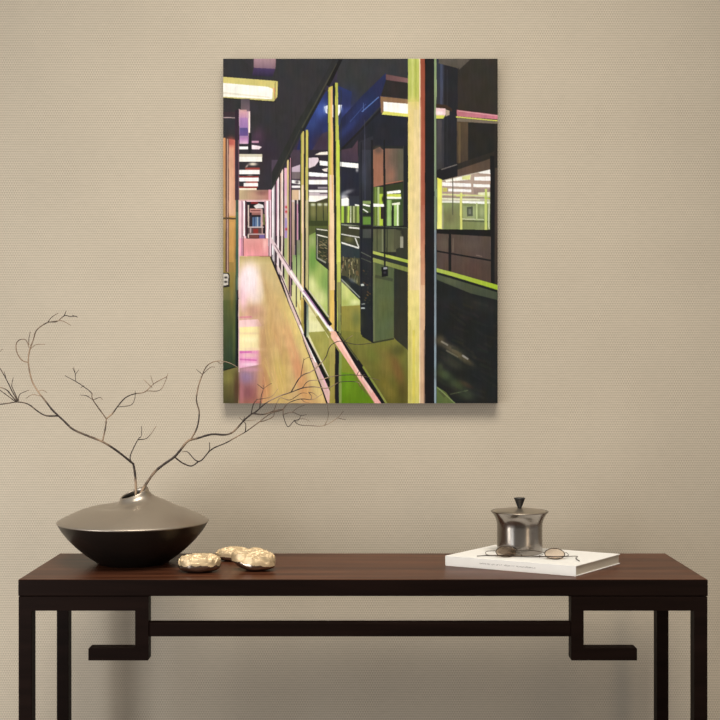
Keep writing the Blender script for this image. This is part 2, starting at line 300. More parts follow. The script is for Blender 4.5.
    R(292, 200, 302, 260, (222, 206, 204)); R(294.8, 200, 296.6, 268, (58, 50, 58)); R(296.6, 204, 298.2, 240, (212, 150, 176)); R(298.4, 200, 301, 245, (40, 38, 44)); R(291.4, 202, 294.6, 262, (204, 170, 148), (150, 128, 108)); R(296, 240, 301.4, 270, (128, 128, 108), (128, 160, 84)); R(292.6, 255, 301.4, 290, (134, 160, 96), (204, 208, 150)); R(291, 285, 303, 340, (214, 214, 146), (232, 216, 140))
    # strips toward the corner (from far to near): bottom follows the rail
    strips = ((271.4, 192, 1.2, (60, 42, 50)), (272.4, 180, 2.4, (226, 214, 216)), (274.4, 182, 1.2, (130, 110, 120)), (275.4, 180, 1.2, (58, 44, 54)), (276.4, 176, 1.4, (200, 130, 160)), (277.4, 174, 1.9, (240, 210, 212)), (279.2, 172, 1.6, (62, 46, 56)),
              (280.4, 170, 1.2, (210, 170, 150)), (281.4, 169, 1.8, (238, 210, 196)), (283.1, 168, 1.4, (64, 42, 52)), (284.2, 168, 3.6, (228, 172, 196)), (287.3, 160, 1.8, (224, 196, 130)), (288.9, 156, 1.4, (36, 30, 36)), (290.0, 158, 1.6, (188, 132, 150)))
    for x, y, w, c in strips:
        R(x, y, x+w, 258+(x-271)*2.55, c, tuple(int(v*.72+40) if sum(c) > 400 else v for v in c))
    R(284.4, 196, 287.2, 232, (222, 184, 196)); R(285, 218, 287, 240, (160, 140, 196)); R(284.6, 238, 287.4, 300, (160, 172, 112), (200, 206, 140))
    for y in (207, 211.5, 229): E(286.2, y, 1, 1.4, (204, 40, 50), 1)
    for x0, x1, c in ((275.4, 277, (44, 34, 42)), (279.2, 281.4, (50, 36, 44)), (282.6, 284.2, (40, 30, 36))): P([(x0, 236), (x1, 236), (x1, 262+(x1-271)*2.5), (x0, 262+(x0-271)*2.5)], c, al=.8)
    # corridor floor, kept left of the rail
    keep = img.copy()
    P([(239, 256), (271, 256.5), (280, 281), (293, 316), (328, 404), (238.5, 404)], (210, 184, 122), (206, 168, 108))
    R(239, 256.6, 272, 264, (178, 158, 96), (214, 194, 130), 'y', .8)
    E(269, 278, 7, 18, (206, 184, 124), .7, -.3); E(250, 283, 11, 19, (250, 214, 222), .95); E(250, 276, 8, 12, (255, 240, 242), .9); E(243, 297, 4, 14, (242, 182, 196), .75); E(255, 295, 7, 10, (252, 226, 222), .7)
    E(260, 288, 4, 14, (236, 216, 190), .6); E(267, 292, 2.4, 22, (190, 150, 96), .5, -.2); E(276, 300, 6, 20, (206, 166, 112), .6, -.4); E(284, 312, 4, 18, (228, 196, 118), .6, -.4)
    E(253, 311, 11, 7, (206, 146, 134), .7); E(246, 318, 8, 3, (222, 160, 166), .7); E(262, 316, 6, 10, (202, 160, 128), .5)
    P([(239.2, 320), (258, 319), (262, 325), (260, 328), (239.2, 328)], (250, 206, 208), al=.9); L(239, 317.2, 252, 316.6, 1.6, (214, 110, 140), al=.6)
    P([(239.2, 327), (264, 326), (263, 334), (261, 342), (260, 351), (239.2, 351)], (252, 232, 160), (252, 234, 176)); E(250, 339, 10, 3, (255, 246, 190), .8); E(250, 333, 12, 1.2, (238, 206, 160), .7)
    P([(239.2, 350.5), (260, 350), (262, 358), (261, 366), (239.2, 368)], (236, 140, 196), (246, 176, 206)); E(250, 355, 9, 2.5, (244, 196, 190), .8); L(240, 352, 252, 351.6, 1.8, (214, 96, 176), al=.8); L(240, 359, 257, 360, 1.6, (214, 100, 170), al=.8); E(250, 364, 9, 1.8, (252, 210, 226), .9)
    P([(239.2, 368), (262, 364), (266, 380), (262, 404), (239.2, 404)], (172, 128, 130), (158, 92, 80), 'y', .9); E(246, 377, 8, 8, (150, 118, 156), .85); E(247, 392, 9, 9, (134, 74, 84), .75); E(241, 392, 3, 12, (198, 120, 130), .6)
    E(264, 352, 6, 34, (186, 142, 92), .75, -.04); E(265, 388, 6, 18, (196, 128, 84), .7); E(277, 330, 6, 30, (214, 170, 112), .7, -.2); E(281, 372, 9, 30, (206, 176, 92), .85); E(270, 340, 4, 30, (200, 160, 96), .5)
    E(299, 372, 5, 30, (214, 136, 98), .8, -.25); E(290, 345, 5, 26, (222, 166, 112), .7, -.3); E(306, 392, 6, 20, (216, 160, 96), .7, -.3)
    for q in range(12): E(288+q*3, 304+q*8.4, 4.5, 8, (232, 206, 122), .6, -.37)
    for q in range(9): E(262-q*.3, 330+q*8, 2.6, 6, (206, 158, 110), .5)
    for i in range(30):
        x = 262+rng.random()*36; y = 310+rng.random()*70
        L(x, y, x+3+rng.random()*5, y+20+rng.random()*10, .9, (200+rng.random()*40, 165+rng.random()*40, 95+rng.random()*40), al=.3)
    YY, XX = np.mgrid[0:ny, 0:nx]; XX = XX/PS+PX0; YY = YY/PS+PY0
    edge = np.interp(YY, (256, 306, 336, 404), (271, 291.4, 303.4, 328.4)); inside = (YY > 255.5) & (XX < edge)
    img[:] = np.where(inside[..., None], img, keep)
    # left jamb
    P([(223, 138.5), (235.5, 140), (236, 216), (223, 216)], (208, 120, 100), (222, 170, 128)); R(229, 145, 234, 214, (232, 168, 132), (224, 176, 140), 'y', .8); E(231, 142, 5, 5, (186, 84, 74), .8)
    R(223, 216, 236, 272, (206, 152, 82), (150, 120, 60)); R(223, 272, 238, 320, (140, 122, 60), (70, 84, 50)); R(223, 300, 238, 371, (88, 96, 48), (40, 58, 40)); R(229, 222, 234, 262, (216, 158, 82), al=.6); E(232, 285, 2, 22, (150, 124, 52), .6); E(234, 335, 1.4, 26, (92, 100, 46), .6)
    R(223, 138, 225.6, 270, (214, 150, 96), (150, 130, 70)); R(225.8, 139, 227.2, 272, (96, 62, 52)); R(227.2, 139, 228.4, 272, (186, 150, 130)); R(228.4, 139, 229.1, 272, (96, 60, 56))
    R(235.2, 110, 239.2, 200, (48, 34, 46), (70, 48, 62)); R(235.8, 200, 239, 372, (60, 84, 70), (20, 30, 26)); R(236.4, 212, 238, 300, (78, 122, 96), (50, 84, 58), 'y', .8); R(238.6, 200, 239.6, 372, (232, 196, 190)); R(238.6, 140, 239.5, 200, (120, 84, 96))
    R(237, 290, 238.7, 368, (16, 18, 18)); L(223, 218.2, 236, 218.6, 1.8, (84, 66, 44))
    P([(223.2, 272.6), (228.6, 272.6), (230, 275), (229.6, 286.6), (223.2, 287.4)], (40, 36, 32)); P([(223.4, 273.6), (227.8, 273.6), (228.6, 275), (228.4, 284.6), (223.4, 285.6)], (206, 196, 182)); E(226, 277.3, 1.6, 1.1, (34, 28, 26), 1); E(225.8, 281.6, 1.6, 1.1, (34, 28, 26), 1)
    P([(223, 370.5), (238.4, 366), (238.6, 404), (223, 404)], (124, 116, 60), (74, 68, 36)); E(237, 388, 3, 18, (82, 50, 34), .8); E(228, 378, 5, 6, (128, 124, 58), .6); L(223, 370.4, 238, 366, 1, (24, 28, 22))
    for x, y, w, c in ((272.2, 186, 1.1, (250, 246, 246)), (275.6, 180, .9, (30, 24, 28)), (277.6, 175, 1.0, (250, 238, 240)), (279.4, 172, 1.0, (30, 24, 28)), (281.8, 170, 1.0, (246, 226, 216)), (283.4, 167, 1.0, (28, 22, 26)), (288.9, 156, 1.2, (26, 22, 26)), (291.0, 158, 1.0, (40, 30, 38)), (296, 200, 1.0, (34, 28, 32))):
        R(x, y, x+w, 252+(x-271)*2.2, c)
    E(244, 290, 5, 20, (248, 206, 216), .65); E(248, 281, 8, 12, (255, 236, 238), .7); E(263, 340, 3, 13, (204, 158, 108), .55); E(252, 349, 9, 2, (246, 206, 176), .6); E(260, 322, 4, 6, (214, 168, 138), .6); E(250, 369, 9, 2.4, (220, 150, 176), .6); E(280, 345, 4, 22, (202, 150, 98), .45, -.3)
    # lower rail (corridor side)
    L(271, 257, 291, 306, 1.6, (36, 28, 32), w2=2); L(291, 306, 303.4, 336, 2, (30, 26, 28), w2=2.2); L(303, 335, 328, 403, 2.4, (22, 20, 22), w2=3)
    P([(276, 262), (280, 268), (292, 300), (306, 333), (331, 394), (329.6, 403), (328, 403), (302.6, 336), (290, 305)], (226, 206, 200), (222, 176, 166)); L(300, 325, 316, 362, 1.6, (250, 246, 246)); L(316, 358, 328, 390, 1.2, (236, 178, 200)); L(281, 275, 306, 336, 1.0, (40, 30, 34), al=.9)
    P([(297, 300), (301.5, 312), (301.5, 324)], (206, 184, 110))
    L(304.6, 333.5, 330, 386, 2.6, (20, 20, 22), w2=3.6); L(307.4, 335, 329, 376, 1.4, (226, 214, 190))
    # triangle pane between the rails
    P([(308.4, 300), (316, 313), (329, 335), (330, 377), (307, 334)], (238, 234, 176), (226, 222, 150)); P([(308, 332), (325, 331), (330, 340), (330, 378)], (164, 160, 76), (146, 142, 58)); E(322, 350, 5, 8, (178, 170, 84), .6); E(315, 318, 5, 3, (206, 206, 130), .6); P([(308.5, 291), (322, 313), (309, 313)], (226, 222, 162))
    # column on the platform side
    P([(358.6, 142), (373, 136), (373, 342.4), (370, 341), (360.6, 334)], (42, 44, 54), (30, 33, 34)); R(362, 150, 371, 198, (52, 55, 66), (40, 42, 50)); R(360.6, 142, 362, 335, (28, 30, 38)); E(364, 175, 3, 12, (64, 68, 80), .6); L(364.8, 120, 365, 200, .7, (60, 64, 80))
    R(362.8, 200.6, 370.6, 225, (60, 78, 40)); R(363, 201, 370.6, 204, (130, 152, 84)); L(363, 204.6, 370, 206, 1.6, (246, 248, 240)); L(363, 209, 368, 212.4, 1.2, (226, 230, 216)); R(363, 212.6, 370.6, 216, (34, 40, 34)); R(363, 217, 370.6, 224.4, (96, 140, 52)); R(362.8, 228, 371, 238, (74, 78, 72), al=.8); L(361, 252, 373, 258, .9, (84, 90, 80)); L(361, 258, 373, 263, .9, (70, 76, 66))
    for i in range(26):
        x = 361.5+rng.random()*9; y = 266+rng.random()*45; L(x, y, x+1.6, y+rng.random()*3-1, 1, ((96, 88, 50), (60, 62, 46), (120, 84, 50), (48, 52, 48))[rng.integers(4)], al=.6)
    L(361, 285, 364, 284.6, 2, (196, 204, 196)); L(361, 308, 365, 308, 1.4, (170, 178, 176)); L(361.5, 304, 365, 303.6, 1, (140, 146, 140)); R(371, 140, 373.2, 341, (26, 28, 34)); P([(340, 58), (341, 58), (341, 60)], (50, 50, 50))
    # panels behind the column
    R(373, 146, 408, 270, (36, 38, 36)); P([(373.2, 150), (380, 147), (383.2, 150), (383.2, 185), (373.4, 187)], (142, 98, 78), (160, 106, 82)); E(378, 150, 4, 4, (90, 72, 64), .8); P([(384.6, 148.6), (403.2, 148.6), (403.2, 181), (384.6, 184.6)], (132, 96, 78), (84, 82, 68), 'x'); E(391, 175, 4, 8, (150, 104, 82), .8); L(385, 184, 403, 180.8, .8, (180, 110, 84)); R(398, 150, 403, 181, (92, 88, 70), al=.8)
    R(373.4, 187, 383, 226, (88, 106, 46)); R(377.4, 187, 379.4, 226, (168, 186, 120)); R(379.4, 194, 382.8, 226, (180, 208, 58)); R(374.8, 187, 376.4, 225, (110, 136, 56)); P([(373.4, 203.6), (384, 204), (384, 206.8), (373.4, 206.8)], (250, 252, 240)); R(380.6, 206.8, 384, 219, (44, 34, 34)); E(382.6, 199, 1, 3, (40, 40, 34), 1)
    P([(384.6, 186), (403, 182.6), (403, 226), (384.6, 226)], (48, 58, 36)); P([(387, 191.6), (400.6, 190), (400.8, 193), (387, 194)], (252, 252, 246)); R(387, 194, 401, 197, (206, 218, 84)); P([(387, 196.6), (401.4, 197), (401.4, 199), (387, 199)], (248, 250, 236)); R(387, 199, 402, 226, (70, 92, 46)); R(387, 200, 391.6, 226, (140, 176, 96)); R(388.4, 200, 389.4, 226, (170, 202, 128)); R(391.6, 206, 394, 226, (30, 38, 28)); R(394, 203, 399, 226.4, (156, 196, 104)); R(397, 204, 398.6, 226.4, (232, 242, 214)); P([(392, 203.4), (401, 202), (401.4, 204.6), (392, 205)], (236, 240, 214)); R(400, 199, 403, 226, (58, 76, 40))
    R(360.6, 225.6, 408, 229, (28, 30, 28)); L(373, 226, 408, 228, .8, (80, 88, 70)); R(373, 229, 396, 252, (86, 90, 62), (92, 96, 66)); R(396, 229, 408, 258, (48, 50, 38)); R(376.6, 229, 377.4, 252, (54, 56, 40)); R(382, 229, 383, 252, (130, 134, 100)); P([(394, 229), (402, 231), (402, 246), (394, 250)], (76, 78, 56)); R(400.2, 236.4, 403.2, 247.6, (150, 150, 128)); E(402, 232, 1.6, 2.4, (40, 42, 34), .9)
    P([(373, 250.8), (408, 259.8), (408, 263), (373, 253.8)], (186, 196, 92), (166, 186, 64), 'x'); P([(373, 253.8), (408, 263), (408, 268), (373, 257.6)], (44, 48, 44)); P([(373, 257.6), (408, 267.4), (408, 272), (373, 261.8)], (150, 158, 82), (118, 128, 62), 'x')
    P([(373, 261.8), (394, 268), (394, 337.5), (373.4, 341.4)], (82, 92, 58), (86, 98, 62)); P([(373, 262), (375, 262.6), (375, 341), (373, 341.6)], (104, 112, 74)); E(383, 300, 6, 24, (90, 100, 56), .6); L(375, 276, 393, 280, 3, (58, 62, 46), al=.6); P([(394, 268), (408, 272), (408, 352), (394, 337.5)], (42, 44, 38), (50, 50, 38))
    L(384.4, 140, 384.8, 268, 1.6, (28, 28, 30)); L(387, 228, 387, 255, .8, (34, 36, 30)); P([(381.4, 267), (387.6, 266), (388, 276), (381.6, 277)], (24, 24, 26)); L(383.4, 268.2, 387, 268, 2, (160, 162, 168)); E(384.6, 272.4, 1.4, 1.2, (64, 60, 70), .9)
    R(403.2, 146, 408.2, 226, (30, 32, 36)); L(403.4, 146, 403.4, 225, .6, (80, 80, 70), al=.6)
    # platform floor
    P([(341, 330), (360, 332), (362, 336), (373.4, 342), (394, 338), (408, 350), (408, 404), (384, 404), (336, 338)], (124, 124, 52), (92, 88, 30)); L(373, 342.4, 394, 338.4, 1.6, (52, 56, 38)); L(362, 335.6, 373.4, 342.6, 1.2, (30, 32, 26)); E(350, 322, 9, 9, (138, 134, 56), .7); E(356, 318, 5, 10, (92, 104, 60), .5); E(396, 368, 6, 18, (122, 84, 42), .8, -.35); E(385, 362, 7, 16, (126, 108, 48), .7, -.4); E(402, 392, 5, 12, (84, 74, 26), .7); E(398, 350, 8, 6, (76, 76, 36), .7); E(372, 355, 12, 6, (106, 112, 44), .6, .6); E(388, 390, 6, 14, (132, 116, 42), .6, -.5)
    P([(341, 350), (359, 386), (376, 404), (341, 404)], (110, 150, 30), (92, 132, 12)); P([(340, 340), (341.6, 340), (360, 374), (342, 372)], (128, 140, 40)); E(350, 385, 8, 14, (104, 148, 18), .6); P([(339, 345), (341.6, 350), (341.6, 404), (339, 404)], (132, 150, 70))
    # post B
    R(300.2, 132, 301.2, 300, (60, 52, 50), al=.85); R(308.2, 132, 309, 292, (52, 52, 44), al=.8)
    R(301.2, 131, 304.4, 292, (208, 188, 96), (228, 182, 128)); R(301.2, 185, 303.8, 290, (244, 210, 176), (232, 200, 150)); R(301, 131, 301.8, 292, (150, 156, 60)); R(304, 131, 306.4, 291, (30, 30, 36)); R(305.8, 130, 308.2, 292, (204, 192, 84), (190, 180, 128)); R(306, 200, 308.4, 292, (196, 184, 140), (186, 176, 110))
    P([(301, 296), (304.2, 300), (304.2, 334), (301.4, 326)], (196, 168, 84), (150, 138, 60)); R(304, 296, 307, 335, (28, 30, 34)); R(306.6, 300, 308.8, 337, (100, 120, 110), (180, 190, 150))
    # diagonal head rail
    P([(341, 58), (334, 58), (322, 80), (300, 118), (272, 172), (272, 190), (302, 133), (304, 130), (327, 86), (338, 66)], (42, 43, 43)); L(337, 64, 302, 128, 1.4, (82, 80, 58), al=.6); L(300, 130, 273, 186, 1, (70, 66, 56), al=.5); L(341.5, 58, 328, 86, 3.4, (24, 24, 24)); L(325, 90, 303, 131, 2.4, (34, 34, 34))
    # post A
    R(327.6, 90, 328.7, 330, (50, 46, 44), al=.85); R(340.6, 90, 341.4, 335, (44, 48, 40), al=.7)
    P([(328.8, 88), (332.6, 86), (334.6, 333), (330, 333)], (212, 190, 84), (232, 190, 96)); P([(329, 175), (334.2, 175), (334.8, 290), (329.2, 290)], (244, 212, 176), (240, 200, 140)); R(328.4, 90, 329.6, 240, (186, 190, 76)); L(331.8, 90, 332.6, 200, 1.2, (240, 184, 120)); R(328.8, 225, 330, 333, (214, 172, 130), (150, 130, 70))
    P([(333, 84), (335.4, 84), (337.6, 333), (335, 333)], (26, 26, 28)); P([(335.2, 83), (337.8, 83), (340.6, 226), (340.8, 333), (337.4, 333)], (186, 186, 76), (190, 200, 90)); P([(336.6, 140), (339.4, 140), (340.6, 262), (337.4, 262)], (196, 212, 66), (214, 220, 96)); P([(337.5, 282), (340.6, 282), (340.6, 340), (338, 340)], (150, 146, 84), (120, 128, 70))
    P([(329, 335), (335, 346), (335.4, 404), (329.4, 404), (330, 390)], (176, 160, 88), (150, 138, 56)); P([(335, 340), (338.8, 346), (338.8, 404), (335, 404)], (24, 24, 26)); E(332, 370, 1.6, 26, (164, 158, 74), .6)
    # upper rail
    P([(271, 236), (276, 244), (290, 267), (304, 289), (336, 333), (336, 338), (303, 294), (288, 273), (271, 242)], (226, 196, 200), (240, 222, 222)); L(290, 271, 305, 293, 1.6, (252, 246, 240)); L(304, 290, 328, 325, 2.6, (168, 124, 170)); L(303, 292, 331, 331, 2, (250, 242, 240)); L(275, 245, 291, 270, 1, (90, 64, 74), al=.7)
    L(305, 288, 331, 325, 2.6, (24, 22, 26), w2=3.4); L(309, 290, 329, 317, 1, (200, 190, 176)); L(304, 297, 318, 318, 1.6, (190, 176, 116)); L(317, 316, 341, 352, 3, (146, 140, 66)); L(341, 350, 376, 404, 2.4, (130, 140, 56))
    P([(331, 331), (336.4, 331), (360, 366), (383.6, 404), (375.6, 404), (352, 368), (331, 337)], (244, 186, 160), (240, 170, 160)); L(337, 337, 372, 392, 2.2, (250, 206, 196), al=.8); P([(335.6, 331), (338.2, 331), (362, 364), (387, 404), (382, 404), (358, 369)], (20, 20, 22)); L(363, 366, 387, 404, 2, (126, 136, 50), (140, 146, 66))
    L(338.5, 333, 358, 360, 1.2, (120, 126, 70), al=.7)
    # the big near post
    R(408, 58, 420.2, 104, (190, 200, 96), (190, 196, 88)); R(408, 102, 420.2, 300, (228, 204, 130), (240, 216, 150)); R(408, 290, 420.2, 404, (236, 218, 132), (212, 202, 98)); R(411.5, 58, 413.6, 100, (208, 214, 120), al=.7); R(415, 58, 416.6, 100, (160, 172, 70), al=.6); E(414, 102, 6, 5, (220, 204, 112), .7); R(409, 320, 411, 404, (186, 178, 84), al=.5); R(414, 110, 419, 290, (238, 212, 158), al=.5); R(412.5, 330, 415, 404, (222, 206, 76), al=.6); R(408, 110, 409.6, 330, (236, 216, 112), al=.6)
    R(419.2, 58, 420.6, 404, (238, 214, 172)); R(420.4, 58, 425, 210, (156, 74, 50), (172, 92, 68)); R(420.4, 205, 425, 290, (178, 100, 76), (210, 156, 118)); R(420.2, 285, 425, 404, (224, 176, 136), (206, 168, 132)); R(423.8, 330, 425, 404, (150, 120, 100)); R(420.4, 100, 421.6, 230, (190, 110, 84), al=.6)
    R(424.9, 58, 434.6, 404, (28, 28, 30), (20, 20, 24)); R(425, 58, 426, 404, (16, 16, 18))
    R(434.2, 58, 436.6, 240, (140, 160, 112), (120, 136, 116)); R(434.2, 230, 436.2, 404, (120, 132, 140), (140, 160, 172)); R(436.2, 100, 437, 404, (30, 30, 36))
    # right pane
    R(436.6, 58, 498, 178, (50, 45, 39), (44, 40, 34)); R(436.8, 58, 444, 170, (46, 50, 64), (54, 52, 56)); R(440, 60, 442.6, 106, (64, 70, 92)); R(444, 62, 457.6, 172, (34, 35, 40)); L(447, 70, 447, 165, .7, (52, 52, 58), al=.6); P([(439, 58), (472, 58), (459.4, 69.6), (456, 68), (438.6, 63.6)], (92, 84, 74), (84, 76, 66)); L(458, 68, 466, 108, 1, (44, 40, 36), al=.6)
    R(437, 120, 441.6, 170, (78, 74, 76), (60, 58, 60), 'y', .8)
    P([(436, 104), (446, 105), (452, 109), (452, 112), (446, 109), (436, 108)], (58, 44, 34)); P([(436, 108), (445.4, 108.8), (445.4, 114.6), (443, 118.6), (436, 118.4)], (240, 200, 202)); P([(445.4, 109.6), (449.6, 111), (449.4, 115), (445.4, 116.6)], (176, 156, 130)); E(440, 113, 4, 2, (252, 238, 238), .8); P([(436, 115.4), (445, 115.6), (443, 118.8), (436, 118.8)], (218, 220, 90))
    P([(456.6, 110), (498, 115.2), (498, 119.6), (457, 116.4)], (190, 112, 122), (206, 116, 136), 'x'); L(458, 111, 498, 116, .9, (222, 156, 160)); L(456, 117, 498, 121, 1.2, (214, 214, 92)); P([(457, 118), (498, 121.8), (498, 124), (457, 121.6)], (120, 106, 90))
    R(456.8, 122, 469, 172, (88, 70, 50), (64, 54, 42)); R(458.4, 123, 460.6, 165, (112, 92, 62), al=.6); P([(468, 122.6), (498, 124), (498, 154), (468, 162)], (36, 35, 32))
    P([(440, 178), (457, 168), (498, 154), (498, 172), (441, 181)], (84, 68, 56), (98, 76, 62)); P([(457, 164), (498, 150), (498, 156), (457, 170)], (46, 41, 36)); P([(436.8, 170), (457.4, 163), (457.6, 176), (441.6, 180.6), (436.8, 178)], (30, 30, 34)); L(441, 169.6, 457, 164.6, 1, (110, 104, 100))
    # station window
    P([(441, 180.6), (490.2, 169.4), (490.2, 229.6), (436.8, 229.6)], (196, 186, 168)); P([(442, 181), (490, 170.4), (490, 196), (442, 197)], (178, 154, 138))
    P([(445, 180.6), (466, 175.6), (470.6, 175), (470, 179.6), (446, 182)], (252, 250, 236)); P([(462, 176.6), (470.4, 175), (469.6, 179.6), (462, 179.8)], (222, 224, 140)); P([(478, 172.6), (490, 169.6), (490, 174), (480, 173.4)], (250, 246, 240)); P([(474, 177), (490, 176.4), (490, 180.8), (474, 180.4)], W); P([(442, 182.2), (470.8, 183.6), (470.8, 187), (442, 186)], W); P([(473, 184), (490, 184.6), (490, 187.4), (473, 187)], (250, 250, 246)); P([(448, 188.6), (471, 189.6), (471, 192.2), (448, 191.4)], W); R(442.6, 187.6, 447, 191.6, (204, 196, 100)); P([(473, 188), (490, 189), (490, 193), (474, 194)], (156, 134, 124))
    L(442, 194.4, 490, 196, 1.4, (222, 224, 150)); L(442, 197, 490, 198, 1.2, (150, 134, 110)); L(442, 198.8, 480, 199.8, 1.2, (236, 238, 196)); P([(478, 192.6), (490, 192), (490, 196), (478, 194.6)], (236, 236, 196))
    R(442, 201, 490, 229.6, (136, 148, 94), (126, 136, 84)); L(442, 201.6, 490, 202.4, 2, (232, 234, 214)); L(461, 202, 485, 203, 2, (252, 252, 246)); E(450, 216, 8, 9, (112, 112, 76), .8); R(442, 205, 443.4, 229, (150, 150, 120)); R(463, 206, 475, 219, (158, 170, 118), al=.8); P([(466.6, 207), (472.6, 206.4), (472.8, 216), (466.8, 216.4)], (84, 92, 72)); R(468.4, 209, 471, 214, (120, 126, 108)); L(460, 220.6, 490, 221.8, 1.3, (92, 98, 66)); L(462, 219, 484, 219.6, 1, (206, 212, 170)); E(482, 212, 3, 6, (176, 184, 134), .6)
    R(459.8, 193, 462, 229.6, (222, 224, 120)); L(456, 196, 465, 195.4, 1.2, (214, 220, 110)); R(475.8, 203, 477.4, 220, (186, 200, 134)); R(484.6, 189, 487, 229.6, (200, 212, 110)); L(484, 197.6, 490, 199, 1.2, (180, 200, 80)); L(452.6, 178, 452.8, 215, 1, (84, 84, 62)); R(488.4, 200, 489.4, 229, (212, 216, 180))
    P([(436.8, 177.6), (441.8, 179.6), (442, 229.4), (436.4, 229.4)], (232, 230, 82), (240, 238, 130)); R(436.4, 180, 437.4, 229, (130, 140, 100))
    R(490, 156, 494.6, 286, (26, 25, 27)); R(494.4, 168, 498, 288, (78, 64, 54), (54, 46, 40)); R(494.4, 125, 498, 168, (40, 37, 34)); L(494.5, 150, 494.5, 284, .7, (40, 36, 34))
    P([(436.4, 229), (490, 229.8), (490, 236.4), (436.4, 234)], (24, 24, 24)); P([(436.6, 233.4), (490.6, 236.6), (490.6, 284), (436.6, 270)], (86, 72, 64), (78, 60, 52)); E(444, 244, 6, 7, (96, 84, 72), .6); E(470, 246, 10, 6, (96, 80, 70), .6); E(472, 268, 14, 8, (86, 64, 56), .6)
    L(436.6, 251, 490.6, 260.4, 1.6, (28, 26, 26)); P([(448.6, 233), (451.2, 233), (451, 273), (448.4, 272)], (26, 26, 26)); L(453, 238, 453, 252, .9, (130, 116, 96), al=.6); L(476, 255, 482, 256.4, .9, (130, 110, 96), al=.7)
    P([(436.4, 270), (498, 288), (498, 404), (436.4, 404)], (29, 31, 31)); P([(436.6, 268), (452, 272), (498, 285), (498, 290), (452, 276), (436.6, 271.8)], (168, 186, 76), (166, 196, 40), 'x'); P([(436.6, 274), (498, 292.4), (498, 300), (470, 293), (436.6, 279.4)], (76, 84, 60), (66, 72, 56)); E(450, 281, 10, 3, (92, 98, 72), .5, .3); E(480, 305, 18, 7, (42, 44, 40), .6, .3); E(450, 300, 10, 5, (34, 38, 38), .6)
    E(440, 340, 5, 5, (86, 78, 58), .8); E(452, 349, 12, 4, (100, 90, 68), .85, .55); E(463, 358, 11, 3, (104, 90, 62), .85, .6); L(441, 341, 448, 345, 1.8, (140, 134, 118), al=.8); L(462, 355, 468, 359, 1.8, (160, 156, 150), al=.8); L(446, 350, 458, 357, 1.6, (124, 116, 92), al=.6); E(452, 362, 12, 5, (56, 58, 46), .8, .5); E(462, 385, 18, 8, (36, 38, 34), .7, .4)
    E(444, 374, 8, 5, (70, 82, 50), .9, .5); E(456, 384, 9, 5, (64, 74, 46), .85, .5); E(466, 394, 9, 5, (56, 66, 46), .8, .3); E(440, 366, 3, 4, (76, 84, 54), .6); P([(436.4, 386), (446, 392), (455, 404), (436.4, 404)], (88, 104, 54)); L(437, 387, 455, 403, 1, (128, 144, 88)); L(450, 394, 468, 390, 1, (92, 104, 72), al=.7); E(440, 380, 5, 2, (40, 46, 36), .8, .7); E(466, 384, 6, 2.4, (84, 64, 44), .5, .5)
    for i in range(60):
        x = 438+rng.random()*58; y = 300+rng.random()*95; L(x, y, x+6+rng.random()*10, y+3+rng.random()*5, 2.4, (34+rng.random()*18, 36+rng.random()*16, 33+rng.random()*10), al=.28)
    # brushwork
    n = noise(5, 60)*.5+noise(3, 18)*.35+noise(24, 24)*.5+noise(2.2, 2.2)*.25
    img = img*(1+n[..., None]*.055)+n[..., None]*1.2
    img[..., 0] += noise(30, 50)*3; img[..., 2] += noise(26, 40)*3
    img = np.clip(img, 0, 255)
    img = img.reshape(ny//2, 2, nx//2, 2, 3).mean((1, 3))
    return img
GAIN = np.array((.86, .895, .965))       # the pigments themselves are a little cooler than the warm lamp shows them
pnt = thing('canvas_painting', 'large unframed painting of a train station corridor hanging on the wall', 'painting', ((360.4-CX)*PD/F, WALL, CAMZ-(231-HY)*PD/F))
def on_face(x, y): return ((x-CX)*PD/F, CAMZ-(y-HY)*PD/F)
(ax, az), (bx, bz) = on_face(PX0, PY1), on_face(PX1, PY0)
edge_m = mat('canvas_edge', (.045, .043, .042), .6, nscale=30, namt=.2)
o = box_obj('stretched_canvas', (ax, bx, PD+.0006, WALL, az, bz), edge_m, pnt, bv=.0015); o.matrix_parent_inverse = Matrix.Translation(-pnt.location)
pic = paint_picture()
g = pic.mean(2, keepdims=True); pic = g+(pic-g)*.90
h, wv = pic.shape[:2]
xs = np.linspace(ax, bx, wv); zs = np.linspace(bz, az, h)
X, Z = np.meshgrid(xs, zs); co = np.empty((h*wv, 3), np.float32); co[:, 0] = X.ravel(); co[:, 1] = PD; co[:, 2] = Z.ravel()
idx = np.arange(h*wv).reshape(h, wv)
quads = np.stack([idx[:-1, :-1], idx[1:, :-1], idx[1:, 1:], idx[:-1, 1:]], -1).reshape(-1, 4)
me = bpy.data.meshes.new('painted_picture'); me.vertices.add(len(co)); me.vertices.foreach_set('co', co.ravel())
me.loops.add(quads.size); me.loops.foreach_set('vertex_index', quads.ravel().astype(np.int32))
me.polygons.add(len(quads)); me.polygons.foreach_set('loop_start', np.arange(0, quads.size, 4, dtype=np.int32)); me.polygons.foreach_set('loop_total', np.full(len(quads), 4, dtype=np.int32))
me.update(calc_edges=True)
c = pic.reshape(-1, 3)/255; c = np.where(c <= .04045, c/12.92, ((c+.055)/1.055)**2.4)*GAIN
ca = me.color_attributes.new('paint', 'FLOAT_COLOR', 'POINT'); rgba = np.ones((len(c), 4), np.float32); rgba[:, :3] = c; ca.data.foreach_set('color', rgba.ravel())
m, nt, b = new_mat('oil_paint'); at = node(nt, 'ShaderNodeVertexColor', layer_name='paint'); nt.links.new(at.outputs[0], b.inputs['Base Color'])
b.inputs['Roughness'].default_value = .7; b.inputs['Specular IOR Level'].default_value = .12
o = link('painted_picture', me, m, pnt); o.matrix_parent_inverse = Matrix.Translation(-pnt.location)

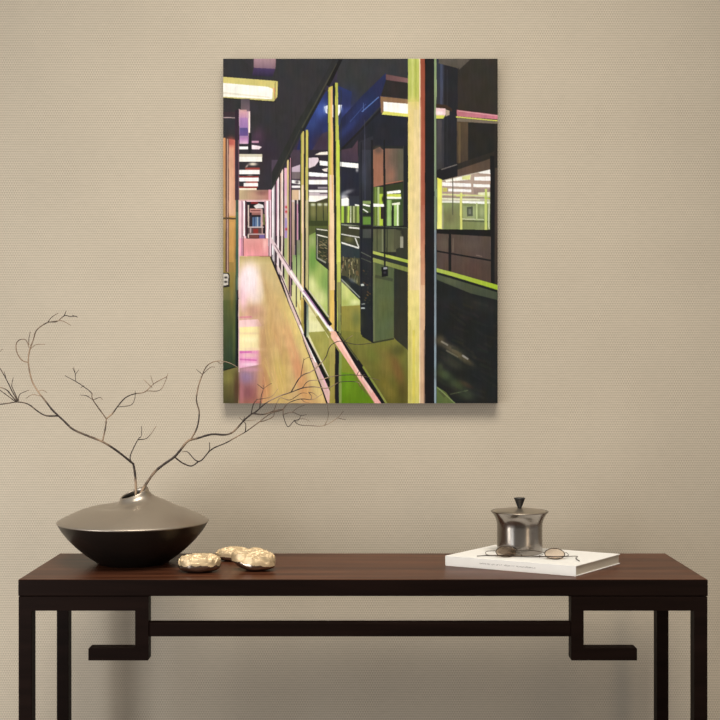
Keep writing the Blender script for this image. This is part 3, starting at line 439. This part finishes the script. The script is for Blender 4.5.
# ---------------------------------------------------------------- the console table
TZ, D0, D1 = .85, 2.872, 3.272  # top height, front and back edge
S0 = F/D0
def fx(x): return (x-CX)/S0
def fz(y): return CAMZ-(y-HY)/S0
def wood(name, c0, c1, rough, coat):
    m, nt, b = new_mat(name); L = nt.links.new
    tc = node(nt, 'ShaderNodeTexCoord'); mp = node(nt, 'ShaderNodeMapping'); mp.inputs['Scale'].default_value = (1.6, 26, 26); L(tc.outputs['Object'], mp.inputs[0])
    n = node(nt, 'ShaderNodeTexNoise'); n.inputs['Scale'].default_value = 1.6; n.inputs['Detail'].default_value = 8; n.inputs['Distortion'].default_value = .6; L(mp.outputs[0], n.inputs['Vector'])
    r = node(nt, 'ShaderNodeValToRGB'); r.color_ramp.elements[0].position = .32; r.color_ramp.elements[1].position = .68
    r.color_ramp.elements[0].color = (*c0, 1); r.color_ramp.elements[1].color = (*c1, 1)
    L(n.outputs[0], r.inputs[0]); L(r.outputs[0], b.inputs['Base Color']); b.inputs['Roughness'].default_value = rough
    b.inputs['Coat Weight'].default_value = coat; b.inputs['Coat Roughness'].default_value = .2
    return m
top_m = wood('walnut_top', (.040, .0135, .0075), (.115, .043, .022), .30, 0); top_m.node_tree.nodes['Principled BSDF'].inputs['Specular IOR Level'].default_value = .05
dark_m = wood('dark_stained_frame', (.0056, .0026, .0019), (.0098, .0046, .0034), .5, 0); dark_m.node_tree.nodes['Principled BSDF'].inputs['Specular IOR Level'].default_value = .06
tb = thing('console_table', 'long dark walnut console table with scrolled brackets under the painting', 'table', (fx(363), (D0+D1)/2, 0))
TP = Matrix.Translation(-Vector(tb.location))
def tpart(o): o.matrix_parent_inverse = TP; return o
XL, XR = fx(18.0), fx(708.0); TH = .0390
slab = tpart(box_obj('tabletop', (XL, XR, D0, D1, TZ-TH, TZ), top_m, tb, bv=.0022)); slab.data.materials.append(dark_m)
for p in slab.data.polygons:
    if abs(p.normal.z) < .5 or p.normal.z < 0: p.material_index = 1
RB = fz(610.9); ZT = TZ-TH-.001; LW = 13.2/S0; PTH = .036
for sx in (0, 1):
    for sy in (0, 1):
        x0 = XL+.0008 if not sx else XR-LW-.0008; y0 = D0+.0008 if not sy else D1-PTH-.0008
        tpart(box_obj('leg', (x0, x0+LW, y0, y0+PTH, 0, ZT), dark_m, tb))
    x0 = XL+.0008 if not sx else XR-LW-.0008
    tpart(box_obj('side_rail', (x0+.002, x0+LW-.002, D0+PTH, D1-PTH, RB, ZT), dark_m, tb))
B1, B2 = fz(660.6), fz(648.2)
for s in (0, 1):
    F1, F3, F2 = [fx(v) for v in ((88.2, 135.0, 148.4), (637.2, 583.8, 571.2))[s]]
    e = XL+LW if s == 0 else XR-LW
    sg = 1 if s == 0 else -1
    c = .0020; k = .0006
    tpart(prism('scroll_bracket', [(e, ZT), (F2, ZT), (F2, B1+c), (F2-sg*k, B1+k), (F2-sg*c, B1), (F1, B1), (F1, B2-c), (F1+sg*k, B2-k), (F1+sg*c, B2), (F3, B2), (F3, RB), (e, RB)], D0+.0008, D0+.0008+PTH, dark_m, tb, bv=.0006))
tpart(box_obj('stretcher', (fx(148.4), fx(571.2), D0+.004, D0+.032, fz(636.9), fz(623.2)), dark_m, tb))
tpart(box_obj('back_rail', (XL+LW, XR-LW, D1-PTH, D1-.004, RB, ZT), dark_m, tb))

# ---------------------------------------------------------------- the vase
VX, VY = (133.3-CX)*3.12/F, 3.12
vz = thing('flat_vase', 'wide flat pewter vase with a slanted mouth holding bare branches', 'vase', (VX, VY, TZ))
vm, nt, b = new_mat('pewter_glaze')
tc = node(nt, 'ShaderNodeTexCoord'); sp = node(nt, 'ShaderNodeSeparateXYZ'); nt.links.new(tc.outputs['Object'], sp.inputs[0])
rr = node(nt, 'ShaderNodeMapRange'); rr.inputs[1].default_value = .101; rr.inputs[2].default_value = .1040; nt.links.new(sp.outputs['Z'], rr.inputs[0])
mx = node(nt, 'ShaderNodeMix', data_type='RGBA'); mx.inputs[6].default_value = (.045, .038, .033, 1); mx.inputs[7].default_value = (.38, .335, .285, 1)  # one pewter: table's dark reflection painted into the underside, pale colour above
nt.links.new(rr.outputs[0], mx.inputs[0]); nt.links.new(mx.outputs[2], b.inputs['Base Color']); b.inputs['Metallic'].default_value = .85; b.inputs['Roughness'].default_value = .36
ns = node(nt, 'ShaderNodeTexNoise'); ns.inputs['Scale'].default_value = 9; ns.inputs['Detail'].default_value = 4; nt.links.new(tc.outputs['Object'], ns.inputs['Vector'])
r2 = node(nt, 'ShaderNodeMapRange'); r2.inputs[3].default_value = .28; r2.inputs[4].default_value = .5; nt.links.new(ns.outputs[0], r2.inputs[0]); nt.links.new(r2.outputs[0], b.inputs['Roughness'])
def vwarp(p):
    r = math.hypot(p.x, p.y); t = max(0, min(1, (p.z-.138)/.030)); t = t*t*(3-2*t)
    return Vector((p.x+.002*t, p.y, p.z+t*(.36*p.x+.20*p.y)))
prof = [(0, 0), (.084, 0), (.089, .002), (.0955, .0075), (.111, .0175), (.1285, .0315), (.1450, .0465), (.1585, .0605), (.1705, .0745), (.1798, .0875), (.1855, .0980), (.1885, .1024), (.1897, .1043), (.1885, .1060), (.182, .1098), (.171, .1158), (.152, .1248), (.130, .1338), (.108, .1410), (.087, .1462), (.069, .1502), (.055, .1538), (.046, .1578), (.040, .163), (.0365, .169), (.0350, .1745), (.0340, .176), (.0325, .1765), (.0310, .1755)]
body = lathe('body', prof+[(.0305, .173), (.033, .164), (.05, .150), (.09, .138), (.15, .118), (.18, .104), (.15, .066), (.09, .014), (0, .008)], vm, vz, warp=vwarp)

# ---------------------------------------------------------------- the bare branches in the vase
def dep(x, y):                  # the sprays lean a little towards and away from the wall
    return 3.120+.055*math.sin((x-137)/42.0)-.0004*max(0, 480-y)*.6+.0002*abs(x-137)
bark, nt, b = new_mat('bark')
tc = node(nt, 'ShaderNodeTexCoord'); ns = node(nt, 'ShaderNodeTexNoise'); ns.inputs['Scale'].default_value = 14; ns.inputs['Detail'].default_value = 4; nt.links.new(tc.outputs['Object'], ns.inputs['Vector'])
cr = node(nt, 'ShaderNodeValToRGB'); cr.color_ramp.elements[0].position = .47; cr.color_ramp.elements[1].position = .64
cr.color_ramp.elements[0].color = (.034, .024, .020, 1); cr.color_ramp.elements[1].color = (.36, .25, .165, 1); nt.links.new(ns.outputs[0], cr.inputs[0]); nt.links.new(cr.outputs[0], b.inputs['Base Color']); b.inputs['Roughness'].default_value = .7
left_paths = [
 ([(133, 513), (135.2, 500), (135.9, 490.3), (135.2, 476), (133.5, 465), (131, 462), (116.4, 450.5), (102.4, 441.7), (85.3, 434.9), (72.6, 429), (64, 421), (58.3, 415.8)], 2.3, 1.7),
 ([(58.3, 415.8), (52, 409.5), (43.3, 398.3), (37.5, 390.8), (31.7, 380), (28.3, 362.5), (29.7, 350), (33.3, 340), (36.7, 330), (47.5, 322.5), (56.7, 321.7), (64.2, 315.8), (70, 316.4), (76.7, 316.2)], 1.7, .55),
 ([(50, 322), (61.7, 320.8), (70.8, 325.3)], .8, .5), ([(47.5, 322.5), (52, 317), (58.3, 313)], .8, .5), ([(64.2, 315.8), (66.2, 310.8)], .7, .5), ([(72.3, 315.3), (78, 317.2)], .6, .45),
 ([(28.6, 362.7), (21.7, 360), (16.7, 351.7), (16.3, 343.7), (20, 339.7), (25.8, 340), (29.2, 347.5)], 1.1, .6), ([(28.7, 345), (29, 338), (30.3, 331.7)], .8, .5), ([(30.3, 349), (35.8, 344.7), (45, 344.2)], .7, .45),
 ([(58.3, 415.8), (46.7, 415.8), (38.3, 411.7), (28.3, 404.2), (17.5, 402), (8, 403.3), (-5, 405)], 1.5, .9),
 ([(16.7, 401.6), (11, 395), (6, 389.5), (-4, 386)], 1.1, .8), ([(17.5, 401), (12, 391), (7.5, 381.7), (0, 368.3), (-4, 364)], 1.1, .6), ([(6.6, 380.4), (4.2, 371.7)], .6, .45),
 ([(18.3, 401), (12.5, 388), (11.7, 385), (13.3, 377.5)], .9, .5), ([(18.3, 401), (20, 394.2), (29.2, 390)], .8, .5), ([(16, 402), (8, 396), (-4, 387.4)], .9, .7), ([(-5, 356), (2.7, 349)], .7, .5),
 ([(38.0, 391.7), (42, 390), (46.7, 392.3)], .8, .5), ([(42, 396.6), (33, 394.5), (26, 398.3)], .7, .45),
 ([(102.4, 441.7), (105, 430), (105.8, 425), (106.3, 418.7)], 1.4, 1.2),
 ([(106.3, 418.7), (112.5, 413.5), (117.4, 406.7), (125.2, 397.9), (133.9, 394), (144.6, 392), (154.4, 383.3), (167, 376.5)], 1.3, .6),
 ([(117.4, 407), (131, 405), (134.9, 398), (135.2, 391)], .7, .5), ([(146.6, 391), (160.2, 390), (167, 377.5)], .7, .5), ([(152, 387.5), (143.7, 379.5)], .7, .5), ([(153.4, 384), (150.5, 375.6)], .6, .4), ([(166.6, 378), (168, 373.6)], .6, .45),
 ([(106.3, 418.7), (93, 400), (91.5, 393), (83.3, 386.3), (75.6, 381.4), (64.9, 375.6)], 1.0, .55), ([(93, 400), (87, 396), (80.4, 395)], .7, .45), ([(93, 400), (99.9, 397.4), (102.4, 399.5)], .8, .5),
 ([(75.6, 381.4), (75.2, 373.6), (73.6, 366.8)], .6, .4), ([(75.3, 374.4), (78.9, 369.7)], .5, .4), ([(75, 372.8), (72.8, 368.2)], .5, .4), ([(81, 387.5), (84, 385.5)], .6, .4),
 ([(131, 462), (130.4, 455.3), (137.8, 439.8), (141.3, 435.9), (141.7, 426)], 1.1, .5), ([(137.8, 439.8), (147.5, 437.8), (156.3, 426)], .8, .45)]
right_paths = [
 ([(136, 512), (139.5, 498), (142.8, 489.4), (153.8, 473), (163.8, 464.4), (174.4, 456.9), (181, 449.3), (188, 441), (197.8, 438.2), (211.7, 434.3), (225.6, 434.7), (233.9, 431.3), (243.6, 420.8), (251, 414.4), (256, 411.7), (265.6, 403.3), (277.8, 396.7), (291, 392.2), (303.3, 387.8), (314.4, 386.8), (328, 388), (340.4, 382), (357.2, 382), (361, 385.8)], 2.7, .5),
 ([(291, 392.2), (300.7, 376.6), (312.9, 370.5), (325.1, 358.3), (329.7, 346.8), (337.4, 341.5), (343.5, 341.9), (357.2, 344.5), (372.5, 343)], 1.2, .5), ([(343.5, 341.9), (352.6, 335.3)], .6, .4),
 ([(300.7, 376.6), (303, 363.6), (304, 358)], .7, .5), ([(303.6, 360), (308.3, 357.5), (313, 359)], .6, .4),
 ([(302.2, 388.2), (308.3, 381.2), (320.6, 379.7), (335.8, 375.8), (355.7, 375), (371, 378), (380, 380.4)], .9, .45), ([(357, 375.2), (359.5, 371), (362, 378)], .6, .4), ([(361, 375.4), (365, 374.4)], .5, .4),
 ([(190.2, 440.4), (197, 427.8), (199.2, 412.5), (196.4, 400), (198.5, 386), (202.6, 374.3), (207.5, 365.3), (217.2, 361), (228.3, 362.5), (238, 367.4)], 1.5, .6),
 ([(202.6, 374.3), (210.3, 367.4), (215, 367.4)], .8, .45), ([(202.2, 374.3), (196.4, 369.4)], .6, .4), ([(217.2, 361.4), (221, 363.6), (224, 362)], .6, .4),
 ([(174.4, 456.9), (182.5, 463), (191.3, 466), (198, 461.9), (202.5, 459.4), (211.7, 449.3), (225.6, 443), (236.7, 436.8), (246.4, 431.3), (258.9, 422.2), (271, 413.3), (282.2, 410), (285.6, 405.6), (290, 402.2), (301, 398.9), (312.9, 399.5), (322, 394)], 1.4, .6),
 ([(197.8, 461.6), (193.8, 458.8), (187.5, 451.9), (182.5, 451.9)], 1.2, .5), ([(206.5, 455), (209.6, 449), (209.4, 442.5)], .9, .6),
 ([(245.4, 431.6), (245.7, 424.3), (243, 421), (239.4, 417.4)], 1.0, .5), ([(243.6, 420), (244.6, 416.5)], .6, .4),
 ([(251, 414.4), (253.3, 404.4), (257.2, 398.9)], 1.1, .6), ([(252.5, 413.4), (263.3, 414.4), (273.3, 411.1), (283.3, 408.9)], 1.4, .9),
 ([(259.6, 408), (261.3, 396), (263.3, 388.9), (263.3, 384.4)], .9, .5), ([(263.3, 389), (257.2, 384)], .7, .45), ([(263.3, 389), (267, 386), (271.7, 383.3)], .6, .4), ([(257.2, 399.4), (271, 396.7), (278.3, 388.3)], .6, .4),
 ([(273.4, 411.4), (275, 407.8), (280, 397.8), (290, 400), (301, 393.3), (307.2, 393.3)], .9, .45), ([(258.9, 422), (265, 420.6), (273, 416.7), (274.5, 411)], .9, .7), ([(244, 421), (256, 420)], .5, .4),
 ([(283.3, 409.4), (283.3, 415.6), (287.8, 426.7), (293.9, 420.6)], .9, .6), ([(283, 414.4), (292.2, 412.2), (301, 415.6), (306.7, 414.4)], .7, .45), ([(292, 412.3), (297.8, 407.8), (305, 405)], .6, .4), ([(301, 415.4), (298, 420.6), (293.9, 420.6)], .6, .5),
 ([(293.9, 420.6), (299.2, 424.7), (310, 425.6), (324.4, 425.5), (337.4, 417.9), (343.5, 411)], .7, .5), ([(337.4, 417.9), (345.8, 419.8)], .6, .4), ([(324.4, 425.5), (328.2, 417), (327.4, 404.9)], .6, .35),
 ([(311, 399.4), (311.4, 396), (308.3, 391.9)], .9, .6), ([(309, 392.4), (313, 393), (318, 397)], .6, .4), ([(293.9, 420.6), (303, 418.6), (310, 421.4)], .5, .35), ([(301, 398.9), (305, 402), (311, 403)], .5, .35)]
S1 = 3.155/F
def spray(paths, label, seed, group=None):
    rnd = random.Random(seed); root = None
    for k, (pl, r0, r1) in enumerate(paths):
        bm = bmesh.new(); pts = []; lean = rnd.uniform(-.035, .035) if k > 1 and len(pl) <= 4 else 0
        for i, (x, y) in enumerate(pl):
            d = dep(x, y)+lean*(i/(len(pl)-1))**1.5; d = min(d, 3.36); pts.append(px(x, y, d))
        tube(bm, pts, r0*.5*S1*1.12, r1*.5*S1*1.12, sides=8 if r0 > 1.2 else 6, n=4, wob=.22)
        o = from_bm('bare_branch' if root is None else 'twig', bm, bark, None, True)
        if root is None: root = tag(o, label, 'branch', group)
        else: o.parent = root
    return root
spray(left_paths, 'bare twisting branch in the vase that reaches out to the left', 3)
spray(right_paths, 'bare branch in the vase that reaches right and crosses in front of the painting', 4)

# ---------------------------------------------------------------- three wrinkled stones
gold = mat('pale_gold_crust', (.64, .49, .30), .42, .3, nscale=46, namt=.36, bump=1.0, stretch=(.55, 1, 1.3))  # colour noise darkens the creases, fold shade put into the gold
silver = mat('polished_dark_silver', (.36, .30, .25), .22, .95, nscale=10, namt=.2)
def stone(label, loc, rx, ry, hgt, rot, tip, seed, split):
    root = thing('wrinkled_stone', label, 'stone', loc, None)
    bm = bmesh.new(); bmesh.ops.create_icosphere(bm, subdivisions=6, radius=1); off = Vector((seed*3.7, seed*1.3, seed))
    lowv = []
    for v in bm.verts:
        n = v.co.copy(); x, y, z = n
        zz = -((-z)**.75)*.55 if z < 0 else z**.85*.52
        lump = mnoise.noise(n*1.3+off)*.16
        f = max(0, min(1, (z-split(x)+.05)/.35)); f = f*f*(3-2*f)
        q = Vector((x*1.1+y*.9+.35*mnoise.noise(n*2+off), y*2.0+.5*mnoise.noise(n*1.6-off), z*1.2))
        fold = (.5-abs(mnoise.noise(q*1.5+off)))*.22+(.4-abs(mnoise.noise(q*3.1+off*2)))*.07
        s = 1+lump*.8+f*fold*.25
        taper = 1-tip*max(0, -x)*.45
        v.co = Vector((x*s*rx, y*s*ry*taper, zz*hgt+f*fold*hgt*2.6+f*lump*hgt*.7+tip*max(0, -x)**1.5*hgt*.30*(1 if z < 0 else .1)))
    zmin = min(v.co.z for v in bm.verts)
    flat = zmin+hgt*.05
    for v in bm.verts: v.co.z = max(v.co.z, flat)-flat
    bm.verts.ensure_lookup_table()
    src = bmesh.new(); bmesh.ops.create_icosphere(src, subdivisions=6, radius=1); src.verts.ensure_lookup_table()
    up = set()
    for f in src.faces:
        c = f.calc_center_median()
        if c.z > split(c.x)+mnoise.noise(c*3+off)*.10: up.add(f.index)
    src.free()
    R = Matrix.Rotation(rot, 3, 'Z')
    for name, keep_up, mt in (('metal_underside', False, silver), ('gold_crust', True, gold)):
        b2 = bm.copy(); b2.faces.ensure_lookup_table()
        kill = [f for f in b2.faces if (f.index in up) != keep_up]
        bmesh.ops.delete(b2, geom=kill, context='FACES')
        for v in b2.verts: v.co = R @ v.co
        me = bpy.data.meshes.new(name); b2.to_mesh(me); b2.free(); link(name, me, mt, root, True)
    bm.free()
G = None
stone('wrinkled gold and silver stone nearest the vase, lying on its own', (-.387, 2.978, TZ), .050, .034, .034, .1, .0, 1, lambda x: .02)
stone('largest wrinkled gold stone with a pointed silver underside, farthest from the vase', (-.2570, 3.002, TZ), .055, .038, .039, -.1, 1.0, 2, lambda x: -.05-.15*x)
stone('small wrinkled gold stone lying behind the largest stone', (-.322, 3.150, TZ), .045, .030, .026, .2, .3, 3, lambda x: -.1)

# ---------------------------------------------------------------- the book
BT = .0250
A = Vector((.2118, 3.0690, 0)); C = Vector((.5084, 2.9110, 0)); Bk = Vector((.3555, 3.3035-.018, 0)); side = Vector((.609, .793, 0))*.236
ux = (C-A).normalized(); LEN = (C-A).length; wd_ = side.length; uy = side.normalized()
bk = thing('white_book', 'large white hardcover book lying on the right end of the table', 'book', (A.x, A.y, TZ))
def bpt(u, v, z): return ux*u+uy*v+Vector((0, 0, z))
def slab_obj(name, u0, u1, v0, v1, z0, z1, m, parent, bv=.0005):
    bm = bmesh.new(); vs = [bm.verts.new(bpt(*p)) for p in ((u0, v0, z0), (u1, v0, z0), (u1, v1, z0), (u0, v1, z0), (u0, v0, z1), (u1, v0, z1), (u1, v1, z1), (u0, v1, z1))]
    for f in ((0, 1, 2, 3), (4, 5, 6, 7), (0, 1, 5, 4), (1, 2, 6, 5), (2, 3, 7, 6), (3, 0, 4, 7)): bm.faces.new([vs[i] for i in f])
    bmesh.ops.recalc_face_normals(bm, faces=bm.faces)
    if bv: bevel(bm, bv, 1)
    return from_bm(name, bm, m, parent)
white = mat('white_cover', (.84, .835, .82), .5, nscale=40, namt=.02)
m, nt, b = new_mat('page_edges'); tc = node(nt, 'ShaderNodeTexCoord'); sp = node(nt, 'ShaderNodeSeparateXYZ'); nt.links.new(tc.outputs['Object'], sp.inputs[0])
mu = node(nt, 'ShaderNodeMath', operation='MULTIPLY'); mu.inputs[1].default_value = 4200; si = node(nt, 'ShaderNodeMath', operation='SINE'); nt.links.new(sp.outputs['Z'], mu.inputs[0]); nt.links.new(mu.outputs[0], si.inputs[0])
mr = node(nt, 'ShaderNodeMapRange'); mr.inputs[1].default_value = -1; mr.inputs[3].default_value = .75; mr.inputs[4].default_value = 1.0; nt.links.new(si.outputs[0], mr.inputs[0])
sc = node(nt, 'ShaderNodeVectorMath', operation='SCALE'); sc.inputs[0].default_value = (.62, .56, .46); nt.links.new(mr.outputs[0], sc.inputs['Scale']); nt.links.new(sc.outputs[0], b.inputs['Base Color']); b.inputs['Roughness'].default_value = .9
pages = m
CT = .0022
slab_obj('front_cover', 0, LEN, 0, wd_, BT-CT, BT, white, bk); slab_obj('back_cover', 0, LEN, 0, wd_, 0, CT, white, bk)
sp_o = slab_obj('spine', 0, LEN, 0, CT, CT, BT-CT, white, bk, 0)
slab_obj('page_block', .003, LEN-.0025, CT+.0002, wd_-.0025, CT, BT-CT, pages, bk, 0)
ink = mat('grey_ink', (.22, .22, .23), .7)
bm = bmesh.new(); rnd = random.Random(8); u = LEN*.275
for wl in (7, 2, 4, 4, 2, 12):       # the title: a line of letters too small to read
    for k in range(wl):
        wl_ = rnd.uniform(.0026, .0042); hh = rnd.choice((.0026, .0030, .0034))
        def bar(a, b_, z0, z1):
            q = [bm.verts.new(bpt(a, -.0002, z0)), bm.verts.new(bpt(b_, -.0002, z0)), bm.verts.new(bpt(b_, -.0002, z1)), bm.verts.new(bpt(a, -.0002, z1))]; bm.faces.new(q)
        zc = .0112; t = .0006
        bar(u, u+t, zc, zc+hh)
        if rnd.random() < .7: bar(u+wl_-t, u+wl_, zc, zc+hh)
        k2 = rnd.choice((0, hh-t, hh/2)); bar(u+t, u+wl_-t, zc+k2, zc+k2+t)
        u += wl_+.0009
    u += .0032
from_bm('title_lettering', bm, ink, bk)

# ---------------------------------------------------------------- the metal canister on the book
BZ = TZ+BT
can = thing('lidded_canister', 'grey metal canister with flared rim and black knob standing on the book', 'canister', (.4025, 3.1150, BZ))
can.scale = (1, 1, 1.01)
steel = mat('brushed_pewter', (.27, .245, .22), .22, .95, nscale=14, namt=.12, stretch=(1, 1, .4), rvar=.06)
lid_m = mat('pewter_lid', (.40, .35, .29), .36, .9, nscale=14, namt=.08)
knob_m = mat('black_knob', (.012, .012, .013), .35, nscale=30, namt=.1)
lathe('body', [(0, 0), (.053, 0), (.0560, .0012), (.0568, .004), (.0568, .030), (.0568, .066), (.0572, .074), (.0588, .082), (.0620, .090), (.0665, .0970), (.0712, .1020), (.0728, .1036), (.0722, .1044), (.0700, .1034), (.0650, .098), (.0600, .0895), (.0565, .080), (.0550, .070), (.0550, .006), (0, .004)], steel, can)
lid = lathe('lid', [(0, .0985), (.062, .0985), (.0668, .1018), (.0676, .1036), (.0665, .1046), (.058, .1066), (.046, .1086), (.030, .1102), (.014, .1110), (0, .1112)], lid_m, can)
lathe('knob', [(0, .1110), (.0048, .1110), (.0055, .1130), (.0060, .1150), (.0095, .1245), (.0132, .1340), (.0143, .1362), (.0138, .1374), (.0100, .1380), (0, .1380)], knob_m, lid, seg=48)

# ---------------------------------------------------------------- the folded glasses
gl = thing('folded_eyeglasses', 'thin wire eyeglasses with oval lenses folded on the book before the canister', 'eyeglasses', (px_on(530, 557, BZ)))
GP = Matrix.Translation(-Vector(gl.location))
wire = mat('dark_bronze_wire', (.05, .036, .026), .3, .8, nscale=30, namt=.1)
lens_m, nt, b = new_mat('tinted_lens'); b.inputs['Base Color'].default_value = (.78, .66, .55, 1); b.inputs['Transmission Weight'].default_value = 1; b.inputs['IOR'].default_value = 1.25; b.inputs['Roughness'].default_value = .03
tilt = math.radians(40)
def gpart(o): o.matrix_parent_inverse = GP; return o
def lens(pxx, ybot):
    bot = px_on(pxx, ybot, BZ)+Vector((0, 0, .0012)); up = Vector((0, math.cos(tilt), math.sin(tilt))); rx, rz = .0243, .0172
    c = bot+up*rz; nrm = up.cross(Vector((1, 0, 0)))
    def p(t, k=1.0): return c+Vector((1, 0, 0))*rx*k*math.cos(t)+up*rz*k*math.sin(t)*(1+.06*math.sin(t))
    N = 40; bm = bmesh.new(); tube(bm, [p(2*math.pi*i/N) for i in range(N)], .0011, .0011, closed=True)
    gpart(from_bm('rim', bm, wire, gl, True))
    bm = bmesh.new(); a = [bm.verts.new(p(2*math.pi*i/N, .975)+nrm*.0006) for i in range(N)]; b2 = [bm.verts.new(p(2*math.pi*i/N, .975)-nrm*.0006) for i in range(N)]
    bm.faces.new(a); bm.faces.new(b2[::-1])
    for i in range(N): j = (i+1) % N; bm.faces.new((a[i], a[j], b2[j], b2[i]))
    gpart(from_bm('lens', bm, lens_m, gl)); return p
pl = lens(506.5, 557.8); pr_ = lens(555.6, 559.9)
a = pl(.25); b_ = pr_(math.pi-.25); mid = (a+b_)/2+Vector((0, -.003, .004))
bm = bmesh.new(); tube(bm, [a, a*.7+b_*.3+Vector((0, -.002, .003)), mid, a*.3+b_*.7+Vector((0, -.002, .003)), b_], .0009, .0009, n=4); gpart(from_bm('bridge', bm, wire, gl, True))
def on_book(x, y, lift): p = px_on(x, y, BZ+lift); return p
hl = pl(math.pi-.2); hr = pr_(.2)
def temple(pts):
    bm = bmesh.new(); tube(bm, pts, .0008, .0010, n=5); gpart(from_bm('temple', bm, wire, gl, True))
temple([hr, hr+Vector((.006, .002, 0)), on_book(567, 556.0, .0035), on_book(545, 556.8, .0030), on_book(530, 556.9, .0025), on_book(512, 556.2, .0022), on_book(490, 555.5, .0018), on_book(477, 556, .0014)])
temple([hl, hl+Vector((-.007, .002, 0)), on_book(486.2, 551.6, .006), on_book(487.5, 555, .0035), on_book(500, 555.2, .0045), on_book(530, 556.0, .0050), on_book(560, 556.6, .0045), on_book(576.6, 556.2, .0035), on_book(575.8, 558.4, .0018), on_book(579.5, 561, .0014)])
for x, y in ((521.5, 555.6), (539.5, 556.4)):
    bm = bmesh.new(); c = on_book(x, y, .007); m4 = Matrix.Translation(c) @ Matrix.Diagonal((.0016, .0010, .0032, 1)); bmesh.ops.create_icosphere(bm, subdivisions=2, radius=1, matrix=m4)
    q = pl(.1) if x < 530 else pr_(math.pi-.1); tube(bm, [q, (q+c)/2+Vector((0, -.001, .001)), c], .0005, .0005, sides=6, n=3)
    gpart(from_bm('nose_pad', bm, wire, gl, True))
